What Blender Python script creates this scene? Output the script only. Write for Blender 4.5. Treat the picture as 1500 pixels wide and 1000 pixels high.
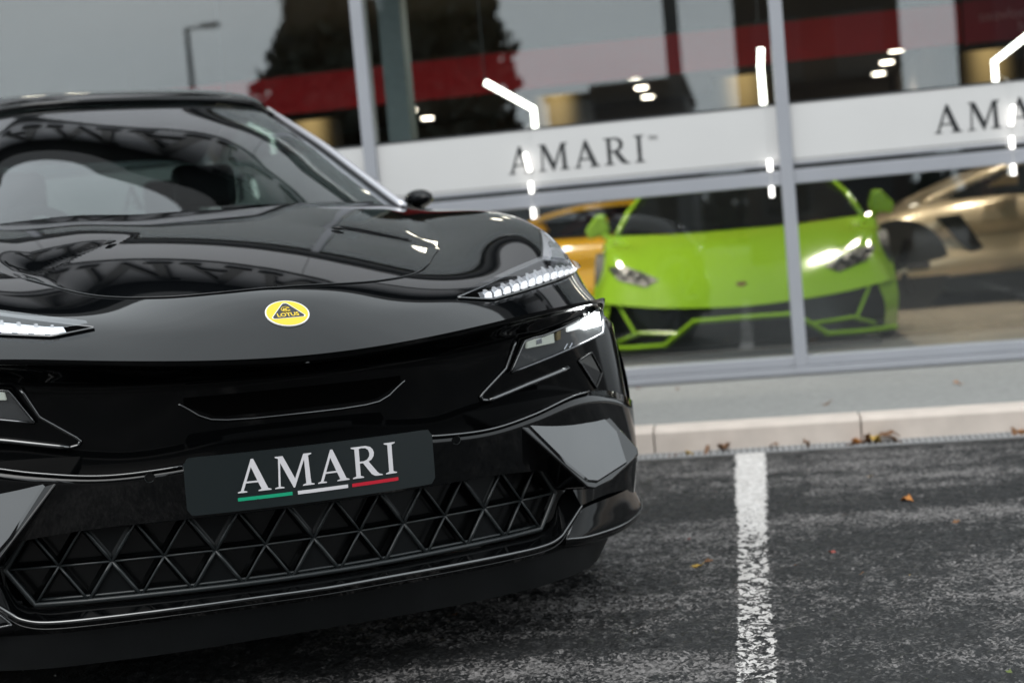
import bpy, bmesh, math, random
import numpy as np
from mathutils import Vector, Matrix
random.seed(7); rng = np.random.RandomState(7)
for o in list(bpy.data.objects): bpy.data.objects.remove(o)
S = bpy.context.scene
COL = S.collection
rad = math.radians

# ------------------------------------------------------------------ camera
CAMH = .95; ROLL = rad(5.0); FPX = 2083.
PITCH = math.atan((500-350)*math.cos(ROLL)/FPX)
fwd = Vector((0, math.cos(PITCH), -math.sin(PITCH))); r0 = Vector((1, 0, 0)); u0 = r0.cross(fwd)
cright = r0*math.cos(ROLL) - u0*math.sin(ROLL); cup = r0*math.sin(ROLL) + u0*math.cos(ROLL)
cam = bpy.data.cameras.new('camera'); camo = bpy.data.objects.new('camera', cam); COL.objects.link(camo)
camo.matrix_world = Matrix(((cright.x, cup.x, -fwd.x, 0), (cright.y, cup.y, -fwd.y, 0), (cright.z, cup.z, -fwd.z, CAMH), (0, 0, 0, 1)))
cam.sensor_width = 36.; cam.lens = FPX/1500*36; cam.clip_end = 2000; cam.clip_start = .05
cam.dof.use_dof = True; cam.dof.focus_distance = 2.95; cam.dof.aperture_fstop = 2.6; cam.dof.aperture_blades = 9
S.camera = camo

# ------------------------------------------------------------------ sky, sun, exposure
w = bpy.data.worlds.new('World'); S.world = w; w.use_nodes = True
nt = w.node_tree; nt.nodes.clear()
def N(nt, t, **k):
    n = nt.nodes.new(t)
    for a, b in k.items(): setattr(n, a, b)
    return n
SUN_EL, SUN_AZ = rad(48), rad(200)
sky = N(nt, 'ShaderNodeTexSky', sky_type='NISHITA', sun_disc=False, sun_elevation=SUN_EL, sun_rotation=SUN_AZ)
sky.air_density = 1.0; sky.dust_density = 5.0; sky.ozone_density = 1.0
hsv = N(nt, 'ShaderNodeHueSaturation'); hsv.inputs['Saturation'].default_value = .12
tc = N(nt, 'ShaderNodeTexCoord'); mp = N(nt, 'ShaderNodeMapping'); mp.inputs['Scale'].default_value = (1, 1, 3)
no = N(nt, 'ShaderNodeTexNoise'); no.inputs['Scale'].default_value = 2.2; no.inputs['Detail'].default_value = 5; no.inputs['Roughness'].default_value = .5
cr_ = N(nt, 'ShaderNodeValToRGB'); cr_.color_ramp.elements[0].position = .25; cr_.color_ramp.elements[0].color = (5.9, 6.5, 6.85, 1)
cr_.color_ramp.elements[1].position = .75; cr_.color_ramp.elements[1].color = (8.2, 8.8, 9.1, 1)
mx = N(nt, 'ShaderNodeMixRGB'); mx.inputs[0].default_value = .85
bg = N(nt, 'ShaderNodeBackground'); bg.inputs['Strength'].default_value = .1
ou = N(nt, 'ShaderNodeOutputWorld')
L = nt.links.new
L(tc.outputs['Generated'], mp.inputs[0]); L(mp.outputs[0], no.inputs['Vector']); L(no.outputs['Fac'], cr_.inputs[0])
L(sky.outputs[0], hsv.inputs['Color']); L(hsv.outputs[0], mx.inputs[1]); L(cr_.outputs[0], mx.inputs[2])
L(mx.outputs[0], bg.inputs['Color']); L(bg.outputs[0], ou.inputs[0])
sun = bpy.data.lights.new('sun', 'SUN'); sun.energy = .5; sun.angle = rad(40); sun.color = (1, .97, .93)
so = bpy.data.objects.new('sun', sun); COL.objects.link(so)
sd = Vector((math.sin(SUN_AZ)*math.cos(SUN_EL), math.cos(SUN_AZ)*math.cos(SUN_EL), math.sin(SUN_EL)))
so.rotation_euler = sd.to_track_quat('Z', 'Y').to_euler()
vs = S.view_settings; vs.view_transform = 'Standard'; vs.look = 'None'; vs.gamma = 1; vs.use_curve_mapping = False; vs.exposure = 1.15

# ------------------------------------------------------------------ materials
def new_mat(name):
    m = bpy.data.materials.new(name); m.use_nodes = True
    t = m.node_tree; b = t.nodes['Principled BSDF']
    return m, t, b
def simple(name, col, rough=.5, metal=0., ior=1.5, var=.0, vscale=30., bump=0., bscale=200., coat=0., emit=None, es=0.):
    m, t, b = new_mat(name)
    b.inputs['Base Color'].default_value = (*col, 1); b.inputs['Roughness'].default_value = rough
    b.inputs['Metallic'].default_value = metal; b.inputs['IOR'].default_value = ior; b.inputs['Coat Weight'].default_value = coat
    b.inputs['Coat Roughness'].default_value = .02
    if var or bump:
        c = t.nodes.new('ShaderNodeTexCoord'); n = t.nodes.new('ShaderNodeTexNoise')
        n.inputs['Scale'].default_value = vscale; n.inputs['Detail'].default_value = 5
        t.links.new(c.outputs['Object'], n.inputs['Vector'])
        if var:
            r = t.nodes.new('ShaderNodeValToRGB'); r.color_ramp.elements[0].position = .3; r.color_ramp.elements[1].position = .7
            r.color_ramp.elements[0].color = (*[x*(1-var) for x in col], 1); r.color_ramp.elements[1].color = (*[min(1, x*(1+var)) for x in col], 1)
            t.links.new(n.outputs['Fac'], r.inputs[0]); t.links.new(r.outputs[0], b.inputs['Base Color'])
        if bump:
            n2 = t.nodes.new('ShaderNodeTexNoise'); n2.inputs['Scale'].default_value = bscale; n2.inputs['Detail'].default_value = 3
            t.links.new(c.outputs['Object'], n2.inputs['Vector'])
            bp = t.nodes.new('ShaderNodeBump'); bp.inputs['Strength'].default_value = bump; bp.inputs['Distance'].default_value = .002
            t.links.new(n2.outputs['Fac'], bp.inputs['Height']); t.links.new(bp.outputs[0], b.inputs['Normal'])
    if emit:
        b.inputs['Emission Color'].default_value = (*emit, 1); b.inputs['Emission Strength'].default_value = es
    return m
def glass(name, r0=.14, tint=(1, 1, 1), rough=0.0):
    """thin pane: Fresnel mix of clear transmission and mirror"""
    m, t, b = new_mat(name); t.nodes.remove(b)
    ior = (1+math.sqrt(r0))/(1-math.sqrt(r0))
    f = N(t, 'ShaderNodeFresnel'); f.inputs['IOR'].default_value = ior
    ge = N(t, 'ShaderNodeNewGeometry')
    tr = N(t, 'ShaderNodeBsdfTransparent'); tr.inputs[0].default_value = (*tint, 1)
    gl = N(t, 'ShaderNodeBsdfGlossy'); gl.inputs['Roughness'].default_value = rough; gl.inputs['Color'].default_value = (.96, .98, 1, 1)
    # symmetric Fresnel from |N.I|: schlick
    d = N(t, 'ShaderNodeVectorMath', operation='DOT_PRODUCT'); ab = N(t, 'ShaderNodeMath', operation='ABSOLUTE')
    s1 = N(t, 'ShaderNodeMath', operation='SUBTRACT'); s1.inputs[0].default_value = 1
    p5 = N(t, 'ShaderNodeMath', operation='POWER'); p5.inputs[1].default_value = 4.5
    ma = N(t, 'ShaderNodeMath', operation='MULTIPLY_ADD'); ma.inputs[1].default_value = 1-r0; ma.inputs[2].default_value = r0
    t.nodes.remove(f)
    mi = N(t, 'ShaderNodeMixShader'); l = t.links.new
    l(ge.outputs['Normal'], d.inputs[0]); l(ge.outputs['Incoming'], d.inputs[1]); l(d.outputs['Value'], ab.inputs[0])
    l(ab.outputs[0], s1.inputs[1]); l(s1.outputs[0], p5.inputs[0]); l(p5.outputs[0], ma.inputs[0]); l(ma.outputs[0], mi.inputs[0])
    l(tr.outputs[0], mi.inputs[1]); l(gl.outputs[0], mi.inputs[2]); l(mi.outputs[0], t.nodes['Material Output'].inputs[0])
    return m
M = {}
M['paint'] = simple('black_paint', (.0016, .0019, .0023), .03, ior=1.43)
M['gloss'] = simple('gloss_black_trim', (.0018, .002, .0022), .04, ior=1.45)
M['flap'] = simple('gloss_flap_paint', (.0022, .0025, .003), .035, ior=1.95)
M['edge'] = simple('polished_edge', (.004, .0045, .005), .12, ior=2.2)
M['wing'] = simple('dark_wing_trim', (.0018, .002, .0022), .06, ior=1.27)
M['matte'] = simple('matte_black_plastic', (.0036, .0042, .0046), .5, ior=1.35, var=.25, vscale=14, bump=.15, bscale=900)
M['rib'] = simple('dark_grille_rib', (.011, .0138, .0148), .34, bump=.1, bscale=700)
M['petal'] = simple('gloss_petal', (.0022, .0025, .0027), .22, ior=1.35)
M['petal_r'] = simple('satin_petal', (.0032, .0039, .0043), .34, ior=1.28)
M['guide'] = simple('clear_light_guide', (.55, .56, .58), .12, .55, emit=(1, .99, 1), es=.06)
M['reflector_d'] = simple('smoked_reflector', (.46, .46, .48), .22, .45)
M['pillar_glint'] = simple('pale_pillar_reflection', (.62, .61, .64), .34, .75)  # pale colour standing in for the sky's reflection on the black pillar
M['void'] = simple('dark_void', (.002, .002, .002), .9, ior=1.03)
M['rubber'] = simple('tyre_rubber', (.006, .006, .0065), .55, var=.2, bump=.3, bscale=120)
M['rim'] = simple('dark_alloy', (.05, .05, .055), .25, .9)
M['carglass'] = glass('windscreen_glass', .045, (.27, .32, .315))
M['sideglass'] = glass('side_glass', .07, (.30, .36, .345))
M['chrome'] = simple('bright_trim', (.55, .56, .58), .18, .9)
M['lens'] = glass('lamp_lens', .06, (.97, .98, 1))
M['reflector'] = simple('lamp_reflector', (.75, .76, .78), .12, .9)
M['lampgrey'] = simple('lamp_inner_grey', (.035, .036, .036), .4)
M['drl'] = simple('led_light_guide', (.8, .82, .85), .15, emit=(1, .99, 1), es=.25)
M['beam'] = simple('lit_led_projector', (.9, .9, .9), .1, emit=(.97, 1, .98), es=22)
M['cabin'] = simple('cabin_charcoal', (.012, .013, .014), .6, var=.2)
M['seat'] = simple('seat_leather', (.014, .015, .016), .45, var=.15)
M['headliner'] = simple('headliner_grey', (.03, .031, .032), .8)
M['alu'] = simple('grey_powder_coat', (.30, .31, .34), .42, var=.04, vscale=3)
M['alu_d'] = simple('dark_frame', (.03, .033, .036), .5)
M['pane'] = glass('showroom_glass', .09, (.93, .96, .95))
M['film'] = simple('white_sign_film', (.56, .555, .55), .5, var=.03, vscale=1.2)
M['letter'] = simple('black_letter', (.012, .014, .016), .4)
M['fascia'] = simple('grey_cladding', (.56, .56, .58), .45, var=.05, vscale=.6)
M['bigletter'] = simple('dark_sign_letter', (.01, .011, .012), .4)

# ------------------------------------------------------------------ object helpers
def link(o, parent=None):
    COL.objects.link(o)
    if parent is not None: o.parent = parent
    return o
def mesh(name, verts, faces, mat, parent=None, smooth=False, mats=None, fm=None):
    me = bpy.data.meshes.new(name); me.from_pydata([tuple(v) for v in verts], [], faces); me.validate()
    for m in (mats or [mat]): me.materials.append(m)
    if fm is not None: me.polygons.foreach_set('material_index', fm)
    if smooth: me.polygons.foreach_set('use_smooth', [True]*len(me.polygons))
    return link(bpy.data.objects.new(name, me), parent)
def tag(o, label=None, cat=None, group=None, kind=None):
    if label: o['label'] = label
    if cat: o['category'] = cat
    if group: o['group'] = group
    if kind: o['kind'] = kind
    return o
def empty(name, loc=(0, 0, 0), rz=0, parent=None):
    o = bpy.data.objects.new(name, None); o.empty_display_size = .2; o.location = loc; o.rotation_euler = (0, 0, rz)
    return link(o, parent)
class MB:
    """collects boxes, tubes, polys in one mesh"""
    def __init__(s): s.v = []; s.f = []
    def add(s, vs, fs):
        b = len(s.v); s.v += [tuple(x) for x in vs]; s.f += [tuple(b+i for i in f) for f in fs]; return s
    def box(s, a, b):
        x0, y0, z0 = a; x1, y1, z1 = b
        return s.add([(x0,y0,z0),(x1,y0,z0),(x1,y1,z0),(x0,y1,z0),(x0,y0,z1),(x1,y0,z1),(x1,y1,z1),(x0,y1,z1)],
              [(0,3,2,1),(4,5,6,7),(0,1,5,4),(1,2,6,5),(2,3,7,6),(3,0,4,7)])
    def tube(s, pts, r, n=8, closed=False, squash=None):
        pts = [Vector(p) for p in pts]; k = len(pts); vs = []; fs = []
        rr = r if hasattr(r, '__len__') else [r]*k
        up = None
        for i, p in enumerate(pts):
            a = pts[(i-1) % k] if (closed or i > 0) else p; c = pts[(i+1) % k] if (closed or i < k-1) else p
            t = (c-a).normalized() if (c-a).length > 1e-9 else Vector((1, 0, 0))
            if up is None: up = Vector((0, 0, 1)) if abs(t.z) < .9 else Vector((0, 1, 0))
            x = t.cross(up); x = x.normalized() if x.length > 1e-6 else t.orthogonal().normalized(); y = x.cross(t).normalized(); up = y
            for j in range(n):
                q = 2*math.pi*j/n; vs.append(p + x*(rr[i]*math.cos(q)) + y*(rr[i]*math.sin(q)))
        for i in range(k if closed else k-1):
            for j in range(n):
                a0 = i*n+j; a1 = i*n+(j+1) % n; b0 = ((i+1) % k)*n+j; b1 = ((i+1) % k)*n+(j+1) % n
                fs.append((a0, a1, b1, b0))
        if not closed: fs += [tuple(range(n))[::-1], tuple((k-1)*n+j for j in range(n))]
        return s.add(vs, fs)
    def prism(s, poly, axis_vec, loop=True):
        """poly: list of 3d points, extruded along axis_vec"""
        n = len(poly); d = Vector(axis_vec); P = [Vector(p) for p in poly]
        return s.add(P+[p+d for p in P], [tuple(range(n))[::-1], tuple(range(n, 2*n))]+[(i, (i+1) % n, n+(i+1) % n, n+i) for i in range(n)])
    def build(s, name, mat, parent=None, smooth=False):
        return mesh(name, s.v, s.f, mat, parent, smooth)
def autosmooth(o, ang=35):
    me = o.data; bm = bmesh.new(); bm.from_mesh(me)
    bmesh.ops.recalc_face_normals(bm, faces=bm.faces[:])
    for f in bm.faces: f.smooth = True
    for e in bm.edges:
        if len(e.link_faces) == 2 and e.calc_face_angle(0) > rad(ang): e.smooth = False
    bm.to_mesh(me); bm.free(); return o
def bevel(o, wd=.004, seg=2, ang=40):
    m = o.modifiers.new('bevel', 'BEVEL'); m.width = wd; m.segments = seg; m.limit_method = 'ANGLE'; m.angle_limit = rad(ang); return o
def catmull(P, n, lin=False):
    """P (k,...) -> n samples, uniform Catmull-Rom along axis 0"""
    P = np.asarray(P, float); k = len(P)
    t = np.linspace(0, k-1, n); i = np.minimum(t.astype(int), k-2); f = (t-i).reshape((-1,)+(1,)*(P.ndim-1))
    if lin or k < 3: return P[i]*(1-f)+P[i+1]*f
    Q = np.concatenate([[2*P[0]-P[1]], P, [2*P[-1]-P[-2]]]); a, b, c, d = Q[i], Q[i+1], Q[i+2], Q[i+3]
    return .5*((2*b)+(c-a)*f+(2*a-5*b+4*c-d)*f**2+(-a+3*b-3*c+d)*f**3)
def sym(row):
    """right half control row (u>=0, first on u=0) -> full row left to right"""
    r = np.asarray(row, float); m = r[1:][::-1].copy(); m[:, 0] *= -1
    return np.concatenate([m, r])
def loft(rows, nr, nc, mirror=True, lin_r=False, lin_c=False):
    R = [sym(r) if mirror else np.asarray(r, float) for r in rows]
    m = max(len(r) for r in R)
    C = np.array([catmull(r, nc, lin_c) for r in R])       # rows x nc x 3
    return catmull(C, nr, lin_r)
def grid_faces(nr, nc, b=0):
    return [(b+i*nc+j, b+(i+1)*nc+j, b+(i+1)*nc+j+1, b+i*nc+j+1) for i in range(nr-1) for j in range(nc-1)]
def surf(name, G, mat, parent=None, thick=0.0):
    G = np.asarray(G); nr, nc = G.shape[:2]
    o = mesh(name, G.reshape(-1, 3), grid_faces(nr, nc), mat, parent, True)
    if thick:
        m = o.modifiers.new('thick', 'SOLIDIFY'); m.thickness = thick; m.offset = -1
    return o
def curve_fill(polys, ext=0.0):
    """2-D filled outline(s) with holes -> (verts, faces) in xy, extruded along z by ext each way"""
    cu = bpy.data.curves.new('tmp', 'CURVE'); cu.dimensions = '2D'; cu.fill_mode = 'BOTH'; cu.extrude = ext
    for p in polys:
        sp = cu.splines.new('POLY'); sp.points.add(len(p)-1); sp.use_cyclic_u = True
        for i, q in enumerate(p): sp.points[i].co = (q[0], q[1], 0, 1)
    o = bpy.data.objects.new('tmp', cu); COL.objects.link(o)
    dg = bpy.context.evaluated_depsgraph_get(); me = bpy.data.meshes.new_from_object(o.evaluated_get(dg))
    v = [tuple(x.co) for x in me.vertices]; f = [tuple(p.vertices) for p in me.polygons]
    bpy.data.objects.remove(o); bpy.data.curves.remove(cu); bpy.data.meshes.remove(me)
    return v, f
def text_mesh(s, size=1., ext=0.0, bold=0.0):
    cu = bpy.data.curves.new('tmp', 'FONT'); cu.body = s; cu.size = size; cu.extrude = ext; cu.offset = bold; cu.fill_mode = 'BOTH'; cu.resolution_u = 4
    o = bpy.data.objects.new('tmp', cu); COL.objects.link(o)
    dg = bpy.context.evaluated_depsgraph_get(); me = bpy.data.meshes.new_from_object(o.evaluated_get(dg))
    v = [tuple(x.co) for x in me.vertices]; f = [tuple(p.vertices) for p in me.polygons]
    bpy.data.objects.remove(o); bpy.data.curves.remove(cu); bpy.data.meshes.remove(me)
    return v, f
GL = {
 'A': (.97, [[(0,0),(.27,0),(.27,.03),(.17,.055),(.25,.28),(.60,.28),(.685,.06),(.59,.03),(.59,0),(.97,0),(.97,.03),(.875,.07),(.51,1.02),(.44,1.02),(.09,.06),(0,.03)],
            [(.27,.335),(.58,.335),(.425,.77)]]),
 'M': (1.17, [[(0,0),(.27,0),(.27,.03),(.165,.06),(.20,.80),(.545,-.02),(.585,-.02),(.91,.82),(.925,.07),(.82,.03),(.82,0),(1.17,0),(1.17,.03),(1.075,.06),(1.04,.93),(1.14,.965),(1.14,1),(.90,1),(.605,.26),(.29,1),(.06,1),(.06,.965),(.15,.93),(.105,.06),(0,.03)]]),
 'R': (.95, [[(0,0),(.35,0),(.35,.03),(.25,.07),(.25,.46),(.35,.46),(.60,.08),(.70,.01),(.76,0),(.95,0),(.95,.03),(.85,.06),(.79,.12),(.53,.49),(.63,.545),(.70,.64),(.72,.75),(.69,.86),(.61,.95),(.46,1.0),(0,1),(0,.965),(.11,.93),(.11,.07),(0,.03)],
            [(.25,.52),(.38,.52),(.49,.56),(.56,.65),(.575,.75),(.54,.86),(.45,.93),(.33,.945),(.25,.93)]]),
 'I': (.36, [[(0,0),(.36,0),(.36,.03),(.25,.07),(.25,.93),(.36,.965),(.36,1),(0,1),(0,.965),(.11,.93),(.11,.07),(0,.03)]]),
}
def amari(h, gap=.09, ext=.0005):
    """list of (char, verts, faces) laid out along x from 0, cap height h; and total width"""
    x = 0; out = []
    for c in 'AMARI':
        wd, polys = GL[c]; v, f = curve_fill([[((x+px)*h, py*h) for px, py in p] for p in polys], ext)
        out.append((c, v, f)); x += wd+gap
    return out, (x-gap)*h
def place(vs, o, ax, ay, az):
    o = Vector(o); ax = Vector(ax); ay = Vector(ay); az = Vector(az)
    return [o+ax*v[0]+ay*v[1]+az*v[2] for v in vs]
# ------------------------------------------------------------------ materials of the place
def asphalt_mat():
    m, t, b = new_mat('worn_asphalt'); l = t.links.new
    c = N(t, 'ShaderNodeTexCoord')
    def noise(sc, det=4, rough=.55, scale=(1, 1, 1), rot=0.):
        mp = N(t, 'ShaderNodeMapping'); mp.inputs['Scale'].default_value = scale; mp.inputs['Rotation'].default_value = (0, 0, rot)
        n = N(t, 'ShaderNodeTexNoise'); n.inputs['Scale'].default_value = sc; n.inputs['Detail'].default_value = det; n.inputs['Roughness'].default_value = rough
        l(c.outputs['Object'], mp.inputs[0]); l(mp.outputs[0], n.inputs['Vector']); return n
    big = noise(1.5, 5, .62, (.42, 1.7, 1), rad(-6)); mid = noise(9, 4, .65); fine = noise(260, 3, .7); 
    vo = N(t, 'ShaderNodeTexVoronoi'); vo.inputs['Scale'].default_value = 140; l(c.outputs['Object'], vo.inputs['Vector'])
    a = N(t, 'ShaderNodeMath', operation='MULTIPLY_ADD'); a.inputs[1].default_value = .42; l(mid.outputs['Fac'], a.inputs[0]); l(big.outputs['Fac'], a.inputs[2])
    a2 = N(t, 'ShaderNodeMath', operation='MULTIPLY_ADD'); a2.inputs[1].default_value = .46; l(fine.outputs['Fac'], a2.inputs[0]); l(a.outputs[0], a2.inputs[2])
    sm = N(t, 'ShaderNodeMapRange'); sm.inputs['From Min'].default_value = 1.035; sm.inputs['From Max'].default_value = 1.20; sm.interpolation_type = 'SMOOTHSTEP'
    vs_ = N(t, 'ShaderNodeSeparateColor'); l(vo.outputs['Color'], vs_.inputs[0]); a3 = N(t, 'ShaderNodeMath', operation='MULTIPLY_ADD'); a3.inputs[1].default_value = .17; l(vs_.outputs[1], a3.inputs[0]); l(a2.outputs[0], a3.inputs[2]); l(a3.outputs[0], sm.inputs['Value'])
    # stones: each voronoi cell has its own grey
    r = N(t, 'ShaderNodeValToRGB'); e = r.color_ramp.elements
    e[0].position = 0; e[0].color = (.006, .0062, .0065, 1); e[1].position = 1; e[1].color = (.055, .0535, .052, 1)
    e2 = e.new(.62); e2.color = (.013, .0132, .0135, 1)
    l(vo.outputs['Color'], r.inputs[0])
    r2 = N(t, 'ShaderNodeValToRGB'); e = r2.color_ramp.elements
    e[0].position = .0; e[0].color = (.03, .0285, .028, 1); e[1].position = 1; e[1].color = (.21, .197, .192, 1)
    l(vo.outputs['Color'], r2.inputs[0])
    mi = N(t, 'ShaderNodeMixRGB'); l(sm.outputs[0], mi.inputs[0]); l(r.outputs[0], mi.inputs[1]); l(r2.outputs[0], mi.inputs[2])
    l(mi.outputs[0], b.inputs['Base Color'])
    ro = N(t, 'ShaderNodeMapRange'); ro.inputs['To Min'].default_value = .62; ro.inputs['To Max'].default_value = .85; l(sm.outputs[0], ro.inputs['Value']); l(ro.outputs[0], b.inputs['Roughness'])
    h = N(t, 'ShaderNodeMath', operation='MULTIPLY_ADD'); h.inputs[1].default_value = .5; l(fine.outputs['Fac'], h.inputs[0]); l(vo.outputs['Distance'], h.inputs[2])
    bp = N(t, 'ShaderNodeBump'); bp.inputs['Strength'].default_value = .6; bp.inputs['Distance'].default_value = .003; l(h.outputs[0], bp.inputs['Height']); l(bp.outputs[0], b.inputs['Normal'])
    b.inputs['Specular IOR Level'].default_value = .35
    return m
def paint_line_mat():
    m, t, b = new_mat('worn_white_line'); l = t.links.new
    c = N(t, 'ShaderNodeTexCoord'); sp = N(t, 'ShaderNodeSeparateXYZ'); l(c.outputs['Object'], sp.inputs[0])
    n = N(t, 'ShaderNodeTexNoise'); n.inputs['Scale'].default_value = 42; n.inputs['Detail'].default_value = 6; n.inputs['Roughness'].default_value = .7; l(c.outputs['Object'], n.inputs['Vector'])
    n2 = N(t, 'ShaderNodeTexNoise'); n2.inputs['Scale'].default_value = 95; n2.inputs['Detail'].default_value = 4; n2.inputs['Roughness'].default_value = .7; l(c.outputs['Object'], n2.inputs['Vector'])
    ax = N(t, 'ShaderNodeMath', operation='ABSOLUTE'); l(sp.outputs['X'], ax.inputs[0])
    # wear grows towards the camera end and the edges
    e = N(t, 'ShaderNodeMapRange'); e.inputs['From Min'].default_value = .038; e.inputs['From Max'].default_value = .067; e.inputs['To Max'].default_value = .42; l(ax.outputs[0], e.inputs['Value'])
    yv = N(t, 'ShaderNodeMapRange'); yv.inputs['From Min'].default_value = -2.35; yv.inputs['From Max'].default_value = -3.6; yv.inputs['To Min'].default_value = -.26; yv.inputs['To Max'].default_value = .05; l(sp.outputs['Y'], yv.inputs['Value'])
    s = N(t, 'ShaderNodeMath', operation='ADD'); l(n.outputs['Fac'], s.inputs[0]); l(e.outputs[0], s.inputs[1])
    s2 = N(t, 'ShaderNodeMath', operation='ADD'); l(s.outputs[0], s2.inputs[0]); l(yv.outputs[0], s2.inputs[1])
    s3 = N(t, 'ShaderNodeMath', operation='MULTIPLY_ADD'); s3.inputs[1].default_value = .5; l(n2.outputs['Fac'], s3.inputs[0]); l(s2.outputs[0], s3.inputs[2])
    cut = N(t, 'ShaderNodeMapRange'); cut.inputs['From Min'].default_value = .76; cut.inputs['From Max'].default_value = .80; l(s3.outputs[0], cut.inputs['Value'])
    r = N(t, 'ShaderNodeValToRGB'); r.color_ramp.elements[0].color = (.42, .40, .38, 1); r.color_ramp.elements[1].color = (.66, .63, .61, 1); l(n.outputs['Fac'], r.inputs[0]); l(r.outputs[0], b.inputs['Base Color'])
    r.color_ramp.elements[0].position = .35; r.color_ramp.elements[1].position = .6
    b.inputs['Roughness'].default_value = .75
    bp = N(t, 'ShaderNodeBump'); bp.inputs['Strength'].default_value = .6; bp.inputs['Distance'].default_value = .003; l(n2.outputs['Fac'], bp.inputs['Height']); l(bp.outputs[0], b.inputs['Normal'])
    tr = N(t, 'ShaderNodeBsdfTransparent'); mi = N(t, 'ShaderNodeMixShader'); l(cut.outputs[0], mi.inputs[0]); l(b.outputs[0], mi.inputs[1]); l(tr.outputs[0], mi.inputs[2]); l(mi.outputs[0], t.nodes['Material Output'].inputs[0])
    return m
M['asphalt'] = asphalt_mat(); M['line'] = paint_line_mat()
M['pavement'] = simple('grey_pavement', (.25, .25, .24), .85, var=.13, vscale=34, bump=.5, bscale=160)
M['kerb'] = simple('pale_kerb_concrete', (.56, .49, .435), .8, var=.10, vscale=7, bump=.35, bscale=120)
M['drain'] = simple('galvanised_drain', (.34, .345, .35), .5, .2)
M['tile'] = simple('beige_floor_tile', (.40, .34, .275), .18, var=.05, vscale=4)
M['grout'] = simple('tile_grout', (.22, .19, .16), .7)
M['ceiling'] = simple('dark_ceiling', (.05, .05, .05), .8)
M['backwall'] = simple('brown_back_wall', (.035, .026, .018), .6, var=.3, vscale=.5)
M['darkwall'] = simple('charcoal_partition', (.012, .014, .015), .5)
M['red'] = simple('red_banner_cloth', (.42, .005, .018), .6)
M['maroon'] = simple('maroon_banner_cloth', (.27, .006, .032), .6)
M['maroontext'] = simple('pale_banner_print', (.60, .28, .36), .6)
M['colgrey'] = simple('blue_grey_column', (.065, .085, .094), .5)
M['led'] = simple('lit_led_strip', (.9, .9, .9), .4, emit=(1, .95, .86), es=3.6)
M['glint'] = simple('sign_glint_glow', (.9, .9, .9), .4, emit=(1, .96, .9), es=1.7)  # glow for the reflected lamp spots over the sign
M['spot'] = simple('lit_downlight', (.9, .9, .9), .4, emit=(1, .86, .68), es=9)
def gold_mat():
    m, t, b = new_mat('gold_wall_glow'); l = t.links.new; b.inputs['Base Color'].default_value = (.03, .022, .012, 1); b.inputs['Roughness'].default_value = .6
    c = N(t, 'ShaderNodeTexCoord'); sp = N(t, 'ShaderNodeSeparateXYZ'); l(c.outputs['Object'], sp.inputs[0])
    a = N(t, 'ShaderNodeMath', operation='ABSOLUTE'); l(sp.outputs['X'], a.inputs[0])
    r = N(t, 'ShaderNodeMapRange'); r.interpolation_type = 'SMOOTHERSTEP'; r.inputs['From Min'].default_value = -.02; r.inputs['From Max'].default_value = .27; r.inputs['To Min'].default_value = 1; r.inputs['To Max'].default_value = .0; l(a.outputs[0], r.inputs['Value'])  # falloff of light washing down a wall, painted into the emission
    z = N(t, 'ShaderNodeMapRange'); z.interpolation_type = 'SMOOTHSTEP'; z.inputs['From Min'].default_value = 1.5; z.inputs['From Max'].default_value = 2.35; z.inputs['To Min'].default_value = .05; l(sp.outputs['Z'], z.inputs['Value'])
    k = N(t, 'ShaderNodeMath', operation='MULTIPLY'); l(r.outputs[0], k.inputs[0]); l(z.outputs[0], k.inputs[1])
    k2 = N(t, 'ShaderNodeMath', operation='MULTIPLY'); k2.inputs[1].default_value = .26; l(k.outputs[0], k2.inputs[0])
    b.inputs['Emission Color'].default_value = (1, .66, .26, 1); l(k2.outputs[0], b.inputs['Emission Strength']); return m
M['gold'] = gold_mat()
M['brick'] = simple('dark_brick_wall', (.03, .022, .018), .8, var=.3, vscale=2)
M['render_pale'] = simple('pale_render', (.34, .35, .36), .7)
M['slate'] = simple('dark_grey_cladding', (.045, .05, .055), .6)
M['foliage'] = simple('dark_conifer_foliage', (.018, .026, .018), .7, var=.5, vscale=1.5)
M['bark'] = simple('bark', (.03, .022, .016), .8)
M['galv'] = simple('lamp_post_steel', (.16, .17, .175), .5)

# ------------------------------------------------------------------ showroom frame of reference: x along the glass front, y into the building
FO = Vector((1.26764, 7.53425, 0)); FR = -rad(9.6)
def fr(o, a=0, b=0, z=0):
    """stand an object in the showroom's axes"""
    o.location = FO + Vector((math.cos(FR)*a - math.sin(FR)*b, math.sin(FR)*a + math.cos(FR)*b, z)); o.rotation_euler = (0, 0, FR); return o
def fbox(name, a, b, mat, parent=None): return MB().box(a, b).build(name, mat, parent)

M['fascia2'] = simple('mid_grey_sign_board', (.30, .30, .315), .45, var=.05, vscale=.6)
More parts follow.
